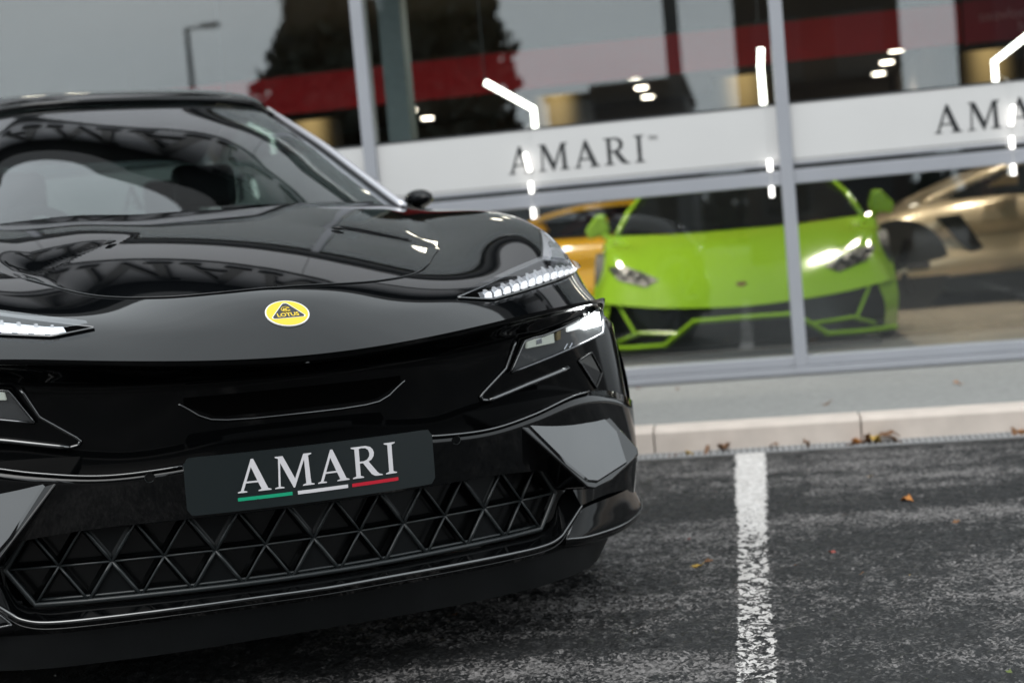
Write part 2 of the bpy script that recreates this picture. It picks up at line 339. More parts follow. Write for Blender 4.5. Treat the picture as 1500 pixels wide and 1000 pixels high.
# ground
ground = fr(mesh('asphalt_ground', [(-90,-120,0),(90,-120,0),(90,-1.832,0),(-90,-1.832,0)], [(0,1,2,3)], M['asphalt'])); tag(ground, kind='structure')
ground.data.update()
gsub = fr(mesh('ground', [(-500,-500,-.06),(500,-500,-.06),(500,500,-.06),(-500,500,-.06)], [(0,1,2,3)], M['asphalt'])); tag(gsub, kind='structure')
pav = fr(fbox('pavement', (-60, -1.60, -.05), (60, .02, .105), M['pavement'])); tag(pav, kind='structure')
kerb = fr(empty('kerb')); tag(kerb, kind='structure')
KJ = .847
kb = MB()
kb.add([(0,-1.725,-.03),(KJ-.006,-1.725,-.03),(KJ-.006,-1.60,-.03),(0,-1.60,-.03),(0,-1.725,.09),(KJ-.006,-1.725,.09),(KJ-.006,-1.708,.108),(0,-1.708,.108),(0,-1.60,.110),(KJ-.006,-1.60,.110)],
       [(0,1,5,4),(4,5,6,7),(7,6,9,8),(3,8,9,2),(0,4,7,8,3),(1,2,9,6,5),(0,3,2,1)])
k0 = kb.build('kerbstone', M['kerb'], kerb)
bevel(k0, .004, 2, 20)
for i in range(-11, 14):
    k = k0 if i == -11 else k0.copy()
    if i != -11: link(k, kerb)
    k.location = (-.427+KJ*i, rng.uniform(-.002, .002), rng.uniform(-.002, .002))
dr = fr(empty('drain_channel')); tag(dr, kind='structure')
MB().box((-30, -1.832, -.05), (30, -1.727, -.022)).build('channel_bed', M['void'], dr)
fbox('channel_edge', (-30, -1.838, -.05), (30, -1.822, .005), M['drain'], dr); fbox('channel_edge', (-30, -1.731, -.05), (30, -1.7255, .006), M['drain'], dr)
bars = MB()
for i in range(590):
    x = -7+i*.0245; bars.box((x, -1.822, -.02), (x+.0115, -1.731, .004))
o = bars.build('grate_bars', M['drain'], dr); o['kind'] = 'stuff'
PA0, PA1, PB0, PB1, PS = -1.7, 1.45, -5.4, -1.842, .0075
pa = np.arange(PA0, PA1, PS); pb = np.arange(PB0, PB1, PS); gq = np.random.RandomState(21)
def blur(A, s_):
    r = max(1, int(3*s_)); k = np.exp(-.5*(np.arange(-r, r+1)/s_)**2); k /= k.sum()
    for ax in (0, 1): A = np.apply_along_axis(lambda x: np.convolve(np.pad(x, r, mode='wrap'), k, 'valid'), ax, A)
    return A/A.std()
h0 = gq.normal(size=(len(pb), len(pa)))
PH = .0017*np.clip(blur(h0, .7), -2, 2.2)+.0016*np.clip(blur(gq.normal(size=h0.shape), 1.5), -1.6, 2)+.0014*blur(gq.normal(size=h0.shape), 12)
PH = PH-PH.min()+.0012
fade = np.minimum(1, np.minimum.outer(np.minimum(pb-PB0, pb[-1]-pb)/.12, np.minimum(pa-PA0, pa[-1]-pa)/.12)); PH = PH*np.clip(fade, 0, 1)+.0010
XX, YY = np.meshgrid(pa, pb)
nr_, nc_ = PH.shape
def fast_grid(name, X, Y, Z, mat):
    nr, nc = X.shape; me = bpy.data.meshes.new(name); me.vertices.add(nr*nc); me.vertices.foreach_set('co', np.stack([X, Y, Z], -1).astype(np.float32).ravel())
    idx = np.arange(nr*nc).reshape(nr, nc); F_ = np.stack([idx[:-1, :-1], idx[:-1, 1:], idx[1:, 1:], idx[1:, :-1]], -1).reshape(-1, 4); n = len(F_)
    me.loops.add(n*4); me.loops.foreach_set('vertex_index', F_.ravel().astype(np.int32)); me.polygons.add(n)
    me.polygons.foreach_set('loop_start', np.arange(0, n*4, 4, dtype=np.int32)); me.polygons.foreach_set('loop_total', np.full(n, 4, dtype=np.int32)); me.update(); me.validate(); me.materials.append(mat)
    return link(bpy.data.objects.new(name, me))
ar = fr(fast_grid('asphalt_ground', XX, YY, PH, M['asphalt'])); tag(ar, kind='structure')
def pline(name, pts, mat): return fr(mesh(name, [(x, y, .004) for x, y in pts], [tuple(range(len(pts)))], mat))
jc = np.where(np.abs(pa+.036) < .068)[0]
ln = fr(fast_grid('bay_line', XX[:, jc]+.036, YY[:, jc], PH[:, jc]+.0022, M['line']), -.036, 0, 0); tag(ln, kind='structure')
l3 = pline('bay_line', [(-.058, -9), (.058, -9), (.058, PB0), (-.058, PB0)], M['line']); fr(l3, -.036, 0, 0); tag(l3, kind='structure')
lf_ = pline('bay_line', [(-.058, -9), (.058, -9), (.058, -1.86), (-.058, -1.86)], M['line']); lf_['kind'] = 'structure'; fr(lf_, -.036-2.6, 0, 0)
for k in (1,):
    l2 = lf_.copy(); link(l2); fr(l2, -.036+k*2.6, 0, 0); l2['kind'] = 'structure'

# ------------------------------------------------------------------ the showroom
bld = fr(empty('showroom_building')); tag(bld, 'glass fronted car showroom with grey frames and white sign bands', 'building')
MA = [-1.975+2.225*k for k in range(-4, 3)]
for a in MA:
    m = MB().box((a-.034, -.05, .1515), (a+.034, .07, 3.12)).build('mullion', M['alu'], bld); bevel(m, .004)
ZG = 3.12
for i in range(len(MA)-1):
    x0, x1 = MA[i]+.034, MA[i+1]-.034
    s = MB().box((x0-.068 if i else x0, -.06, .112), (x1, .07, .150)).build('sill', M['alu'], bld); bevel(s, .004)
    s = MB().box((x0, -.045, .153), (x1, .07, .205)).build('sill', M['alu'], bld); bevel(s, .004)
    s = MB().box((x0, -.042, 1.108), (x1, .06, 1.181)).build('transom', M['alu'], bld); bevel(s, .004)
    fbox('transom', (x0, -.03, 1.181), (x1, .05, 1.197), M['alu_d'], bld)
    fbox('window_pane', (x0, -.006, .205), (x1, .000, 1.108), M['pane'], bld)
    fbox('window_pane', (x0, -.006, 1.197), (x1, .000, ZG), M['pane'], bld)
    p = fbox('sign_panel', (x0, -.016, 1.222), (x1, -.0075, 1.522), M['film'], bld)
    fbox('panel_rail', (x0, -.020, 1.5225), (x1, -.0075, 1.532), M['alu_d'], p); fbox('panel_rail', (x0, -.020, 1.208), (x1, -.0075, 1.2215), M['alu'], p)
    fbox('panel_rail', (x0, -.0175, 1.232), (x1, -.0162, 1.236), M['alu_d'], p)
    if 1 <= i <= 5:
        L_, W_ = amari(.142, .19, .001)
        for c, v, f in L_:
            mesh('letter', place(v, (x0+.722, -.0178, 1.296), (1, 0, 0), (0, 0, 1), (0, -1, 0)), f, M['letter'], p)
        v, f = text_mesh('TM', .035, .001)
        mesh('letter', place(v, (x0+.737+W_+.01, -.0178, 1.405), (1, 0, 0), (0, 0, 1), (0, -1, 0)), f, M['letter'], p)
# cladding over the glass, with the big sign letters
fbox('head_frame', (MA[0]-.034, -.06, ZG), (MA[-1]+.034, .1, ZG+.12), M['alu_d'], bld)
for i in range(len(MA)-1):
    fbox('cladding_panel', (MA[i]+.004, -.14, ZG+.122), (MA[i+1]-.004, -.02, 3.72), M['fascia'], bld)
    fbox('sign_board', (MA[i]+.002, -.13, 3.79), (MA[i+1]-.002, -.02, 4.50), M['fascia2'], bld)
fbox('shadow_gap', (MA[0], -.10, 3.725), (MA[-1], -.02, 3.785), M['alu_d'], bld)
fbox('roof_edge', (MA[0]-.1, -.55, 4.53), (MA[-1]+.3, 12, 4.82), M['alu_d'], bld)
for q_, x_ in enumerate((-7.9, -3.9, .1)):
    L_, W_ = amari(.56, .10, .03)
    for c, v, f in L_:
        mesh('sign_letter', place([(p[0]*1.25, p[1], p[2]) for p in v], (x_-.9, -.165, 3.865), (1, 0, 0), (0, 0, 1), (0, -1, 0)), f, M['bigletter'], bld)
for x in (MA[0]-.4, MA[-1]+.04): fbox('end_wall', (x, -.06, .1), (x+.2, 19, 4.5), M['brick'], bld)
fbox('back_wall', (MA[0], 18.6, .1), (MA[-1], 18.9, 4.5), M['backwall'], bld)
fbox('ceiling', (MA[0]-.03, .12, 3.02), (MA[-1]+.03, 18.6, 3.1), M['ceiling'], bld)
fl = fr(fbox('showroom_floor', (MA[0]-.03, .075, 0), (MA[-1]+.03, 18.6, .122), M['grout'])); tag(fl, kind='structure')
TS = .75
tl = MB().box((0, 0, .1225), (TS-.005, TS-.005, .130)).build('floor_tile', M['tile'], fl)
first = True
for i in range(-2, 7):
    for j in range(0, 13):
        t_ = tl if first else tl.copy()
        if not first: link(t_, fl)
        first = False; t_.location = (-.2+i*TS, .09+j*TS, rng.uniform(-.0006, .0006))
for x0, x1 in ((MA[0], -.2-2*TS-.004), (-.2+7*TS, MA[-1])): fbox('floor_slab', (x0, .09, .1225), (x1, 18.5, .129), M['tile'], fl)
fbox('floor_slab', (-.2-2*TS, .09+13*TS, .1225), (-.2+7*TS-.004, 18.5, .129), M['tile'], fl)
mat_ = fr(fbox('mat_and_shade', (0, 0, 0), (1.2, .9, .012), M['cabin']), 2.05, 3.35, .131); tag(mat_, 'dark mat on the beige showroom floor beside the gold car', 'mat')
m2_ = fr(fbox('mat_and_shade', (-1.22, 0, 0), (.93, 3.6, .010), M['cabin']), 0, .11, .131); tag(m2_, 'large dark sheet standing in for the shade under the lime green sports car', 'mat')  # dark sheet added for the darkness below the green car
fbox('partition', (MA[0], 9.6, .1225), (MA[-1], 9.75, 1.55), M['darkwall'], bld)
fbox('bulkhead', (MA[0], 16.0, 2.2), (MA[-1], 16.1, 3.0), M['backwall'], bld)
for a in (-2.02, 2.47):
    c_ = fr(fbox('interior_column', (-.07, -.09, 0), (.07, .09, 2.9), M['colgrey']), a, 1.0, .131)
    tag(c_, 'blue grey column just inside the glass, behind the mullion by the black car' if a < 0 else 'blue grey column inside the glass at the far right end of the frontage', 'column')
# banners
bn = fr(empty('hanging_banner'), 0, 5.0, 0); tag(bn, 'long plain red banner hanging across the showroom above the cars', 'banner')
fbox('cloth', (-9.5, 0, 2.26), (1.93, .012, 2.60), M['red'], bn); MB().tube([(-9.5, .006, 2.61), (1.93, .006, 2.61)], .012, 8).build('pole', M['alu_d'], bn)
for x in (-9, -5.5, -2, 1.5): MB().tube([(x, .006, 2.62), (x, .006, 3.02)], .004, 6).build('wire', M['alu_d'], bn)
b2 = fr(empty('hanging_banner'), 1.945, 4.96, 0); tag(b2, 'dark maroon banner with pale backwards lettering at the top right', 'banner')
fbox('cloth', (0, 0, 2.245), (3.2, .012, 2.60), M['maroon'], b2); MB().tube([(0, .006, 2.61), (3.2, .006, 2.61)], .012, 8).build('pole', M['alu_d'], b2)
for x in (.2, 3): MB().tube([(x, .006, 2.62), (x, .006, 3.02)], .004, 6).build('wire', M['alu_d'], b2)
for s_, x_, z_ in (('sxovlocvens', .11, 2.42), ('bl', .42, 2.31)):
    v, f = text_mesh(s_, .125, .001)
    mesh('lettering', place(v, (x_+.02, -.003, z_), (1, 0, 0), (0, 0, 1), (0, -1, 0)), f, M['maroontext'], b2)
# LED strips hanging inside the glass
ST = [(-2.63, 1, 'behind the roof of the black car'), (-1.10, 1, 'over the left AMARI sign'), (.163, 0, 'beside the middle mullion'), (1.375, -1, 'over the right AMARI sign')]
for a, s_, wh in ST:
    e_ = fr(empty('strip_light'), a, .30, 0)
    tag(e_, {1: 'bent white LED strip light hanging inside the glass ', 0: 'straight vertical white LED strip light hanging inside the glass ', -1: 'right-leaning bent white LED strip light hanging inside the glass '}[s_]+wh, 'strip light', 'LED strip lights inside the glass')
    z1 = 1.70 if s_ else 1.86
    MB().tube([(0, 0, 1.34), (0, 0, z1-.04), (-.26*s_-(.0), .0, z1+.135)] if s_ else [(0, 0, 1.34), (-.004, 0, z1-.1), (.006, 0, z1)], .017, 8).build('tube', M['led'], e_)
    MB().tube([(-.26*s_ if s_ else 0, 0, z1+.13), (-.26*s_ if s_ else 0, 0, 3.02)], .003, 6).build('wire', M['alu_d'], e_)
    for zz0, zz1, yy in ((1.300, 1.40, -.355), (1.185, 1.245, -.355), (1.05, 1.104, -.355)):  # glowing bars in front of the sign imitate reflected lamp spots
        if s_ == 0 and zz1 > 1.25: continue
        MB().tube([(0 if zz1 < 1.3 else .0, yy, zz0), (0 if zz1 < 1.3 else -.018*s_, yy, zz1)], .0115, 8).build('sign_glint', M['glint'], e_)
    MB().tube([(0, -.355, 1.05), (0, -.355, 1.53), (0, 0, 1.60)], .002, 6).build('glint_cord', M['film'], e_)  # added cord carrying the glowing bars
# downlights
DL = [(-1.30, 11.86), (-1.32, 13.44), (-1.33, 15.05), (2.15, 11.95), (2.18, 13.46), (2.22, 15.11), (-4.75, 13.24), (-4.84, 14.8)]
ORD = ['far', 'middle', 'near']
DLAB = {0: 'lowest', 1: 'middle', 2: 'top'}
names_ = ['nearest round downlight of the row of three over the left AMARI sign', 'middle round downlight of the row of three over the left AMARI sign', 'farthest, lowest round downlight of the row of three over the left AMARI sign',
 'nearest round downlight of the row of three right of the middle mullion', 'middle round downlight of the row of three right of the middle mullion', 'farthest, lowest round downlight of the row of three right of the middle mullion',
 'left round downlight of the pair beside the blue grey column', 'right, lower round downlight of the pair beside the blue grey column']
def add_lamp(par, e, size=rad(125)):
    la = bpy.data.lights.new('downlight_lamp', 'SPOT'); la.energy = e; la.spot_size = size; la.spot_blend = .8; la.color = (1, .88, .74); la.shadow_soft_size = .14
    lo = bpy.data.objects.new('lamp', la); link(lo, par); lo.location = (0, 0, -.03)
for i, (a, b) in enumerate(DL):
    d_ = fr(empty('downlight'), a, b, 2.985); tag(d_, names_[i], 'downlight', 'ceiling downlights')
    MB().tube([(0, 0, .0), (0, 0, .03)], .115, 16).build('housing', M['alu'], d_)
    MB().tube([(0, 0, -.012), (0, 0, -.001)], .088, 16).build('diffuser', M['spot'], d_)
    if i in (1, 4): add_lamp(d_, 150)
for a in (-4.6, -1.5, .9, 2.1):  # unseen ceiling lights, added to brighten the showroom
    for b in ((1.2, 2.0) if a < -4 else (1.5, 3.0) if a < 0 else (3.3,)):
        d_ = MB().tube([(0, 0, .0), (0, 0, .03)], .115, 16).build('added_ceiling_light', M['alu'], bld); d_.location = (a, b, 2.985)
        MB().tube([(0, 0, -.012), (0, 0, -.001)], .095, 16).build('diffuser', M['spot'], d_); add_lamp(d_, 120 if a < 0 else 105)  # diffuser and light of the added ceiling light
# gold wall-wash light painted on glowing panels under the banner, stems added
for a, wh in ((-4.0, 'seen just over the roof of the black car'), (-1.62, 'beside the left bent strip light'), (.10, 'left of the middle mullion'), (2.24, 'under the maroon banner')):
    g_ = fr(empty('wall_glow'), a, 5.6, 0); tag(g_, 'soft gold vertical patch of painted wall light in the showroom '+wh, 'lamp', 'gold vertical patches of painted light')  # painted wall light, not a real lamp
    MB().box((-.30, 0, 1.45), (.30, .03, 2.245)).build('glow_panel', M['gold'], g_); MB().tube([(0, 0, .13), (0, 0, 1.55)], .012, 8).build('added_stem', M['alu_d'], g_)
# ------------------------------------------------------------------ what stands behind the photographer and shows in the glass
def tree(a, q, h, r, seed, label, n=9500):
    t_ = fr(empty('conifer_tree'), a, -q, 0); tag(t_, label, 'tree', 'trees mirrored in the glass')
    g = np.random.RandomState(seed)
    MB().tube([(0, 0, 0), (.05, 0, h*.4), (0, .05, h*.97)], [.24, .15, .02], 8).build('trunk', M['bark'], t_)
    V = []; F_ = []
    zc = g.rand(n)**1.15; ang = g.rand(n)*2*math.pi
    lump = 1+.22*np.sin(ang*3+zc*17+seed)+.16*np.sin(ang*7-zc*31)
    R_ = r*(1-zc)**.62*lump*(.35+.65*np.sqrt(g.rand(n))); Z = .9+zc*(h-.9)
    for i in range(n):
        p = Vector((R_[i]*math.cos(ang[i]), R_[i]*math.sin(ang[i]), Z[i]-.12*R_[i])); d = Vector(g.normal(size=3)).normalized()
        x = d.orthogonal().normalized(); y = d.cross(x); s = .13+.16*g.rand(); b = len(V)
        V += [p-x*s, p+y*s*.6, p+x*s*1.2, p-y*s*.6]; F_.append((b, b+1, b+2, b+3))
    mesh('crown', V, F_, M['foliage'], t_)
tree(-10.0, 28, 9.2, 2.7, 3, 'tall dark conifer mirrored in the glass left of the grey mullion')
tree(-7.3, 28, 10.2, 2.5, 5, 'tall dark conifer mirrored in the glass right of the blue grey column')
lp = fr(empty('lamp_post'), -18.5, -40, 0); tag(lp, 'grey street lamp post mirrored in the upper left glass', 'street lamp')
MB().tube([(0, 0, 0), (0, 0, 4.5), (0, 0, 9.2)], [.13, .11, .09], 12).build('pole', M['galv'], lp); MB().tube([(0, 0, 9.15), (.6, 0, 9.2)], .05, 8).build('arm', M['galv'], lp)
bevel(MB().box((.55, -.15, 9.12), (1.2, .15, 9.27)).build('lamp_head', M['galv'], lp), .03)
def block(name, a0, a1, q, h, mat, label, rows, cols, depth=9):
    e_ = fr(empty(name), (a0+a1)/2, -q, 0); tag(e_, label, 'building'); w_ = (a1-a0)/2
    fbox('wall', (-w_, -depth, 0), (w_, 0, h), mat, e_); fbox('roof', (-w_-.1, -depth-.1, h), (w_+.1, .1, h+.15), M['alu_d'], e_)
    for i in range(rows):
        for j in range(cols):
            x = -w_+(j+.5)*2*w_/cols; z = .9+i*2.7; ww = min(.6, w_/cols*.6)
            wi = fbox('window', (x-ww, 0, z), (x+ww, .03, z+1.3), M['alu_d'], e_); fbox('pane', (x-ww+.06, .03, z+.06), (x+ww-.06, .036, z+1.24), M['gloss'], wi)
block('brick_building', .12, 3.35, 22, 9.0, M['brick'], 'dark brick building mirrored in the glass around the middle mullion', 3, 2)
block('brick_building', 4.6, 16, 22, 8.4, M['brick'], 'wide dark brick building mirrored in the glass at the top right', 3, 5, 1.2)
block('office_building', -3.62, -1.3, 30, 4.62, M['slate'], 'low dark grey office mirrored in the glass over the left AMARI sign', 1, 2)
block('office_building', -4.9, -3.64, 30.5, 4.5, M['render_pale'], 'narrow pale rendered building mirrored in the glass over the left AMARI sign', 1, 1)
po = fr(empty('sign_post'), -1.15, -22, 0); tag(po, 'thick dark post mirrored in the glass left of the dark brick building', 'post')
fbox('post', (-.15, -.1, 0), (.15, .1, 8.5), M['slate'], po); fbox('base_plate', (-.3, -.25, 0), (.3, .25, .03), M['galv'], po)
hedge = MB(); g = np.random.RandomState(2)
for i in range(6000):
    p = Vector((g.uniform(-60, 60), -46+g.normal()*.6, abs(g.normal())*1.2+.1)); d = Vector(g.normal(size=3)).normalized(); x = d.orthogonal()*.35; y = d.cross(x)
    hedge.add([p-x, p+y, p+x, p-y], [(0, 1, 2, 3)])
h_ = fr(hedge.build('far_hedge', M['foliage'])); tag(h_, 'dark hedge running along the far edge of the car park', 'hedge', kind='stuff')
# ------------------------------------------------------------------ the black car (car frame: u = to the right of the picture, v = rearwards, z = up)
CL = Vector((.9294077, .3686167, -.0179759)); CV = Vector((-.3686762, .9295579, 0)); CZ = Vector((.0167097, .0066273, .9998384))
car = empty('parked_car')
car.matrix_world = Matrix(((CL.x, CV.x, CZ.x, -.41533), (CL.y, CV.y, CZ.y, 2.84746), (CL.z, CV.z, CZ.z, -.01209), (0, 0, 0, 1)))
tag(car, 'glossy black car in the foreground with a black plate and lit headlight', 'car')
NC = 121
R0 = [(0,1.22,1.106),(.23,1.25,1.104),(.47,1.34,1.10),(.70,1.47,1.097),(.76,1.50,1.096),(.82,1.55,1.095),(.89,1.62,1.085),(.95,1.66,1.05),(1.0,1.68,.95)]
R1 = [(0,.87,1.043),(.20,.91,1.043),(.40,1.0,1.041),(.615,1.10,1.048),(.68,1.11,1.056),(.77,1.12,1.070),(.86,1.14,1.082),(.95,1.16,1.045),(1.0,1.18,.92)]
R2 = [(0,.52,.970),(.18,.55,.970),(.36,.65,.965),(.555,.85,1.000),(.62,.84,1.001),(.72,.83,1.016),(.83,.82,1.036),(.93,.86,1.000),(1.0,.93,.87)]
R3 = [(0,.255,.908),(.15,.27,.909),(.33,.42,.923),(.506,.636,.954),(.60,.63,.960),(.70,.62,.968),(.80,.63,.974),(.905,.70,.942),(.998,.86,.83)]
R4 = [(0,.15,.848),(.15,.16,.848),(.32,.22,.860),(.46,.31,.880),(.56,.38,.892),(.67,.435,.904),(.785,.50,.908),(.885,.595,.889),(.992,.80,.79)]
R5 = [(0,.078,.797),(.15,.088,.799),(.31,.131,.812),(.44,.195,.834),(.55,.265,.848),(.67,.335,.857),(.785,.42,.858),(.880,.53,.842),(.985,.76,.765)]
R6 = [(0,.03,.761),(.15,.045,.766),(.30,.073,.777),(.42,.113,.789),(.54,.17,.800),(.68,.258,.808),(.80,.36,.811),(.88,.465,.806),(.975,.70,.75)]
def off(row, dv, dz, k=None):
    return [(u, v+dv, z+dz) for u, v, z in row]
def gsmooth(G, sig, ax):
    """Gaussian smoothing along an axis, ends held (odd reflection)"""
    G = np.moveaxis(np.asarray(G), ax, 0); r = int(3*sig); k = np.exp(-.5*(np.arange(-r, r+1)/sig)**2); k /= k.sum()
    a = 2*G[0]-G[1:r+1][::-1]; b = 2*G[-1]-G[-r-1:-1][::-1]; P = np.concatenate([a, G, b])
    out = sum(k[i]*P[i:i+len(G)] for i in range(2*r+1)); return np.moveaxis(out, 0, ax)
SG = loft([R0, R1, R2, R3, R4, R5, R6], 97, NC)
SG = gsmooth(gsmooth(SG, 6, 1), 5, 0)
shell = surf('front_shell', SG, M['paint'], car)
# bonnet panel lying proud of the shell: a gently crowned height field with a raised shoulder behind a crease on each side
def bonnet_z(u, v):
    u = abs(u); d = v-.9*u*u-.255
    z = .911+.30*d-.088*d*d
    w_ = (u-.275)*.57+(v-.81)*.82
    k = min(1, max(0, (u-.13)/.22)); k = k*k*(3-2*k)
    if w_ > 0: z += k*.014*(1-math.exp(-w_/.11))
    return z
def bonnet_front(u):
    return float(np.interp(u, [0, .145, .22, .304, .365, .44, .505], [.255, .270, .307, .372, .45, .555, .642]))
from mathutils.bvhtree import BVHTree
_sb = BVHTree.FromPolygons([v.co.copy() for v in shell.data.vertices], [tuple(p.vertices) for p in shell.data.polygons])
def shell_z(u, v):
    h = _sb.ray_cast(Vector((u, v, 3)), Vector((0, 0, -1))); return h[0].z if h[0] is not None else None
BN, BM, BX = 60, 44, 12
BG = np.zeros((BN, 2*(BM+BX)+1, 3))
_cv = catmull(np.array([[.255], [.268], [.312], [.412], [.642]]), 401)[:, 0]
for j in range(-(BM+BX), BM+BX+1):
    aj = abs(j); x = min(1, aj/BM); ex = max(0, aj-BM)/BX*.09
    uf = .505*x; vf = float(_cv[int(round(x*400))]); ub = .70*x; vb = 1.212+.255*x**2.2
    fz_ = shell_z(uf, vf)
    for i in range(BN):
        t = i/(BN-1); ue = uf+(ub-uf)*t; u = ue+ex; v = vf+(vb-vf)*t+ex*.35*(1-t)
        z = bonnet_z(u, v)+(fz_+.0030-bonnet_z(uf, vf))*math.exp(-max(0, v-vf-ex*.35)/.30)
        side = .505+(.70-.505)*t
        k = min(1, max(0, (u-side+.11)/.17)); k = k*k*(3-2*k)
        k *= min(1, max(0, (t-.0)/.10)) if u < side else 1
        if k > 0:
            sz = shell_z(u, v)
            if sz is not None: z = z*(1-k)+(sz-.0006)*k
        if aj == BM+BX: z -= .002
        BG[i, j+BM+BX] = ((1 if j >= 0 else -1)*u, v, z)
bon = surf('bonnet', BG[::-1], M['paint'], car)
bl_ = surf('bonnet_return', np.array([BG[0, BX:-BX], BG[0, BX:-BX]+np.array((0, .010, -.005))]), M['paint'], bon)
# lower face
R7 = off(R6, .010, -.012)
R7b = off(R6, .05, -.02)
R8 = [(0,.15,.728),(.15,.16,.728),(.30,.19,.728),(.42,.225,.732),(.54,.262,.738),(.68,.325,.745),(.81,.405,.748),(.918,.505,.738),(.985,.72,.70)]
R9 = [(0,.172,.540),(.15,.18,.540),(.30,.205,.530),(.42,.24,.528),(.54,.28,.545),(.68,.335,.566),(.82,.395,.560),(.928,.470,.530),(.985,.69,.52)]
R10 = [(0,.10,.548),(.15,.107,.548),(.30,.13,.536),(.42,.16,.535),(.54,.205,.550),(.68,.275,.575),(.82,.36,.568),(.932,.455,.534),(.985,.68,.51)]
R11 = [(0,.064,.571),(.15,.071,.571),(.30,.092,.559),(.42,.12,.557),(.54,.16,.573),(.68,.23,.598),(.81,.325,.588),(.932,.448,.54),(.985,.67,.51)]
R12 = [(0,.085,.452),(.15,.09,.452),(.30,.112,.452),(.42,.142,.45),(.54,.185,.44),(.66,.245,.42),(.79,.325,.40),(.928,.435,.39),(.985,.65,.36)]
R12b = [(0,.185,.447),(.15,.19,.447),(.30,.212,.447),(.42,.242,.445),(.56,.285,.43),(.64,.26,.41),(.79,.33,.39),(.928,.438,.38),(.985,.65,.35)]
R13 = [(0,.185,.285),(.15,.19,.285),(.30,.212,.285),(.42,.242,.285),(.56,.275,.285),(.66,.25,.30),(.79,.33,.30),(.918,.445,.295),(.985,.64,.28)]
surf('upper_fascia', np.concatenate([loft([R6, R7, R7b, R8], 13, NC, lin_r=False), loft([R8, R9], 9, NC)[1:]]), M['wing'], car)
surf('bumper_band', np.concatenate([loft([R9, R10], 3, NC), loft([R10, R11], 3, NC)[1:], loft([R11, R12], 7, NC)[1:]]), M['gloss'], car)
surf('lower_corner_panel', np.concatenate([loft([R12, R12b], 3, NC), loft([R12b, R13], 7, NC)[1:]]), M['gloss'], car)
# ---------- front surface lookup (front view: u across, z up)
from mathutils.bvhtree import BVHTree
def bvh_of(objs):
    V = []; F_ = []
    for o in objs:
        b = len(V); V += [v.co.copy() for v in o.data.vertices]; F_ += [tuple(b+i for i in p.vertices) for p in o.data.polygons]
    return BVHTree.FromPolygons(V, F_)
FB = bvh_of([o for o in car.children if o.type == 'MESH'])
def front(u, z, off=0.):
    h = FB.ray_cast(Vector((u, -2, z)), Vector((0, 1, 0)))
    p, n = h[0], h[1]
    if p is None: return Vector((u, .5, z))
    if n.y > 0: n = -n
    return p+n*off
def ms(pts, s): return [(p[0]*s, *p[1:]) for p in pts]
def fill_pts(pts, k):
    """resample a polyline with k points per span"""
    out = []
    for a, b in zip(pts[:-1], pts[1:]):
        for i in range(k): out.append(tuple(a[j]+(b[j]-a[j])*i/k for j in range(len(a))))
    return out+[tuple(pts[-1])]
def smooth_pts(pts, n): return [tuple(x) for x in catmull(np.array(pts), n)]
def fquad(q, off, nu=14, nv=6):
    """grid on the front surface between four corners (u,z): q0-q1 bottom, q3-q2 top"""
    G = np.zeros((nv, nu, 3))
    for i in range(nv):
        for j in range(nu):
            s, t = j/(nu-1), i/(nv-1)
            x = [(q[0][k]*(1-s)+q[1][k]*s)*(1-t)+(q[3][k]*(1-s)+q[2][k]*s)*t for k in (0, 1)]
            G[i, j] = front(x[0], x[1], off)
    return G
def bead(name, pts2, r, mat, off=0., n=8, closed=False, k=6, sm=True, parent=None):
    P = [front(u, z, off) for u, z in (fill_pts(pts2, k) if k > 1 else pts2)]
    o = MB().tube(P, r, n, closed).build(name, mat, parent or car, True); return o
Pb = [(0,.06),(.26,.085),(.33,.10),(.485,.138),(.6,.18),(.7,.235),(.8,.31),(.88,.40),(.93,.47),(.97,.56),(1.0,.75)]
def PB(u): return float(np.interp(abs(u), [p[0] for p in Pb], [p[1] for p in Pb]))
# smoothed version
_us = np.linspace(0, 1, 21); _c = np.polyfit([p[0] for p in Pb[:9]], [p[1] for p in Pb[:9]], 4)
def PG(u): u = abs(u); return float(np.polyval(_c, u))+.055

# ---------- highlight edges of the nose, band and slot
be_ = [(x, y-.0012, z+.0008) for x, y, z in smooth_pts(sym(R11), 121) if abs(x) < .74]
for sel in ([p for p in be_ if p[0] < -.262], [p for p in be_ if p[0] > .262]):
    MB().tube(sel, .0026, 8).build('band_edge', M['edge'], car, True)
sl = [(-.33,.667),(-.245,.679),(-.225,.665),(-.207,.651),(-.182,.640),(-.15,.636),(-.095,.634),(0,.634),(.095,.634),(.15,.636),(.182,.640),(.207,.651),(.225,.665),(.245,.679)]
bead('slot_edge', [(x, z) for x, z in sl[1:]], .0032, M['edge'], .001, k=4)
so_ = MB()
for x0, x1 in ((-.235, .235),):
    nn = 24
    for i in range(nn):
        a, b = x0+(x1-x0)*i/nn, x0+(x1-x0)*(i+1)/nn
        f_ = lambda x: .645+max(0, abs(x)-.17)*.45
        pa, pb, pc, pd = front(a, f_(a), .002), front(b, f_(b), .002), front(b, .69, .002), front(a, .69, .002)
        so_.add([pa, pb, pc, pd], [(0, 1, 2, 3)])
so_.build('slot_grille', M['void'], car)
cl = MB().tube([front(-.0012, .7481, -.001), front(-.0012, .7481, .002)], .006, 12).build('camera_eye', M['gloss'], car)
for s in (-1, 1):
    p = front(s*.3262, .5458, 0); d = (front(s*.3262, .5458, .01)-p).normalized()
    sn = MB().tube([p-d*.001, p+d*.0012], .0105, 20).build('parking_sensor', M['gloss'], car)
    MB().tube([p+d*.0012+Vector((math.cos(q)*.0095, 0, math.sin(q)*.0095)) for q in [k*2*math.pi/20 for k in range(20)]], .0007, 5, True).build('ring', M['rib'], sn)
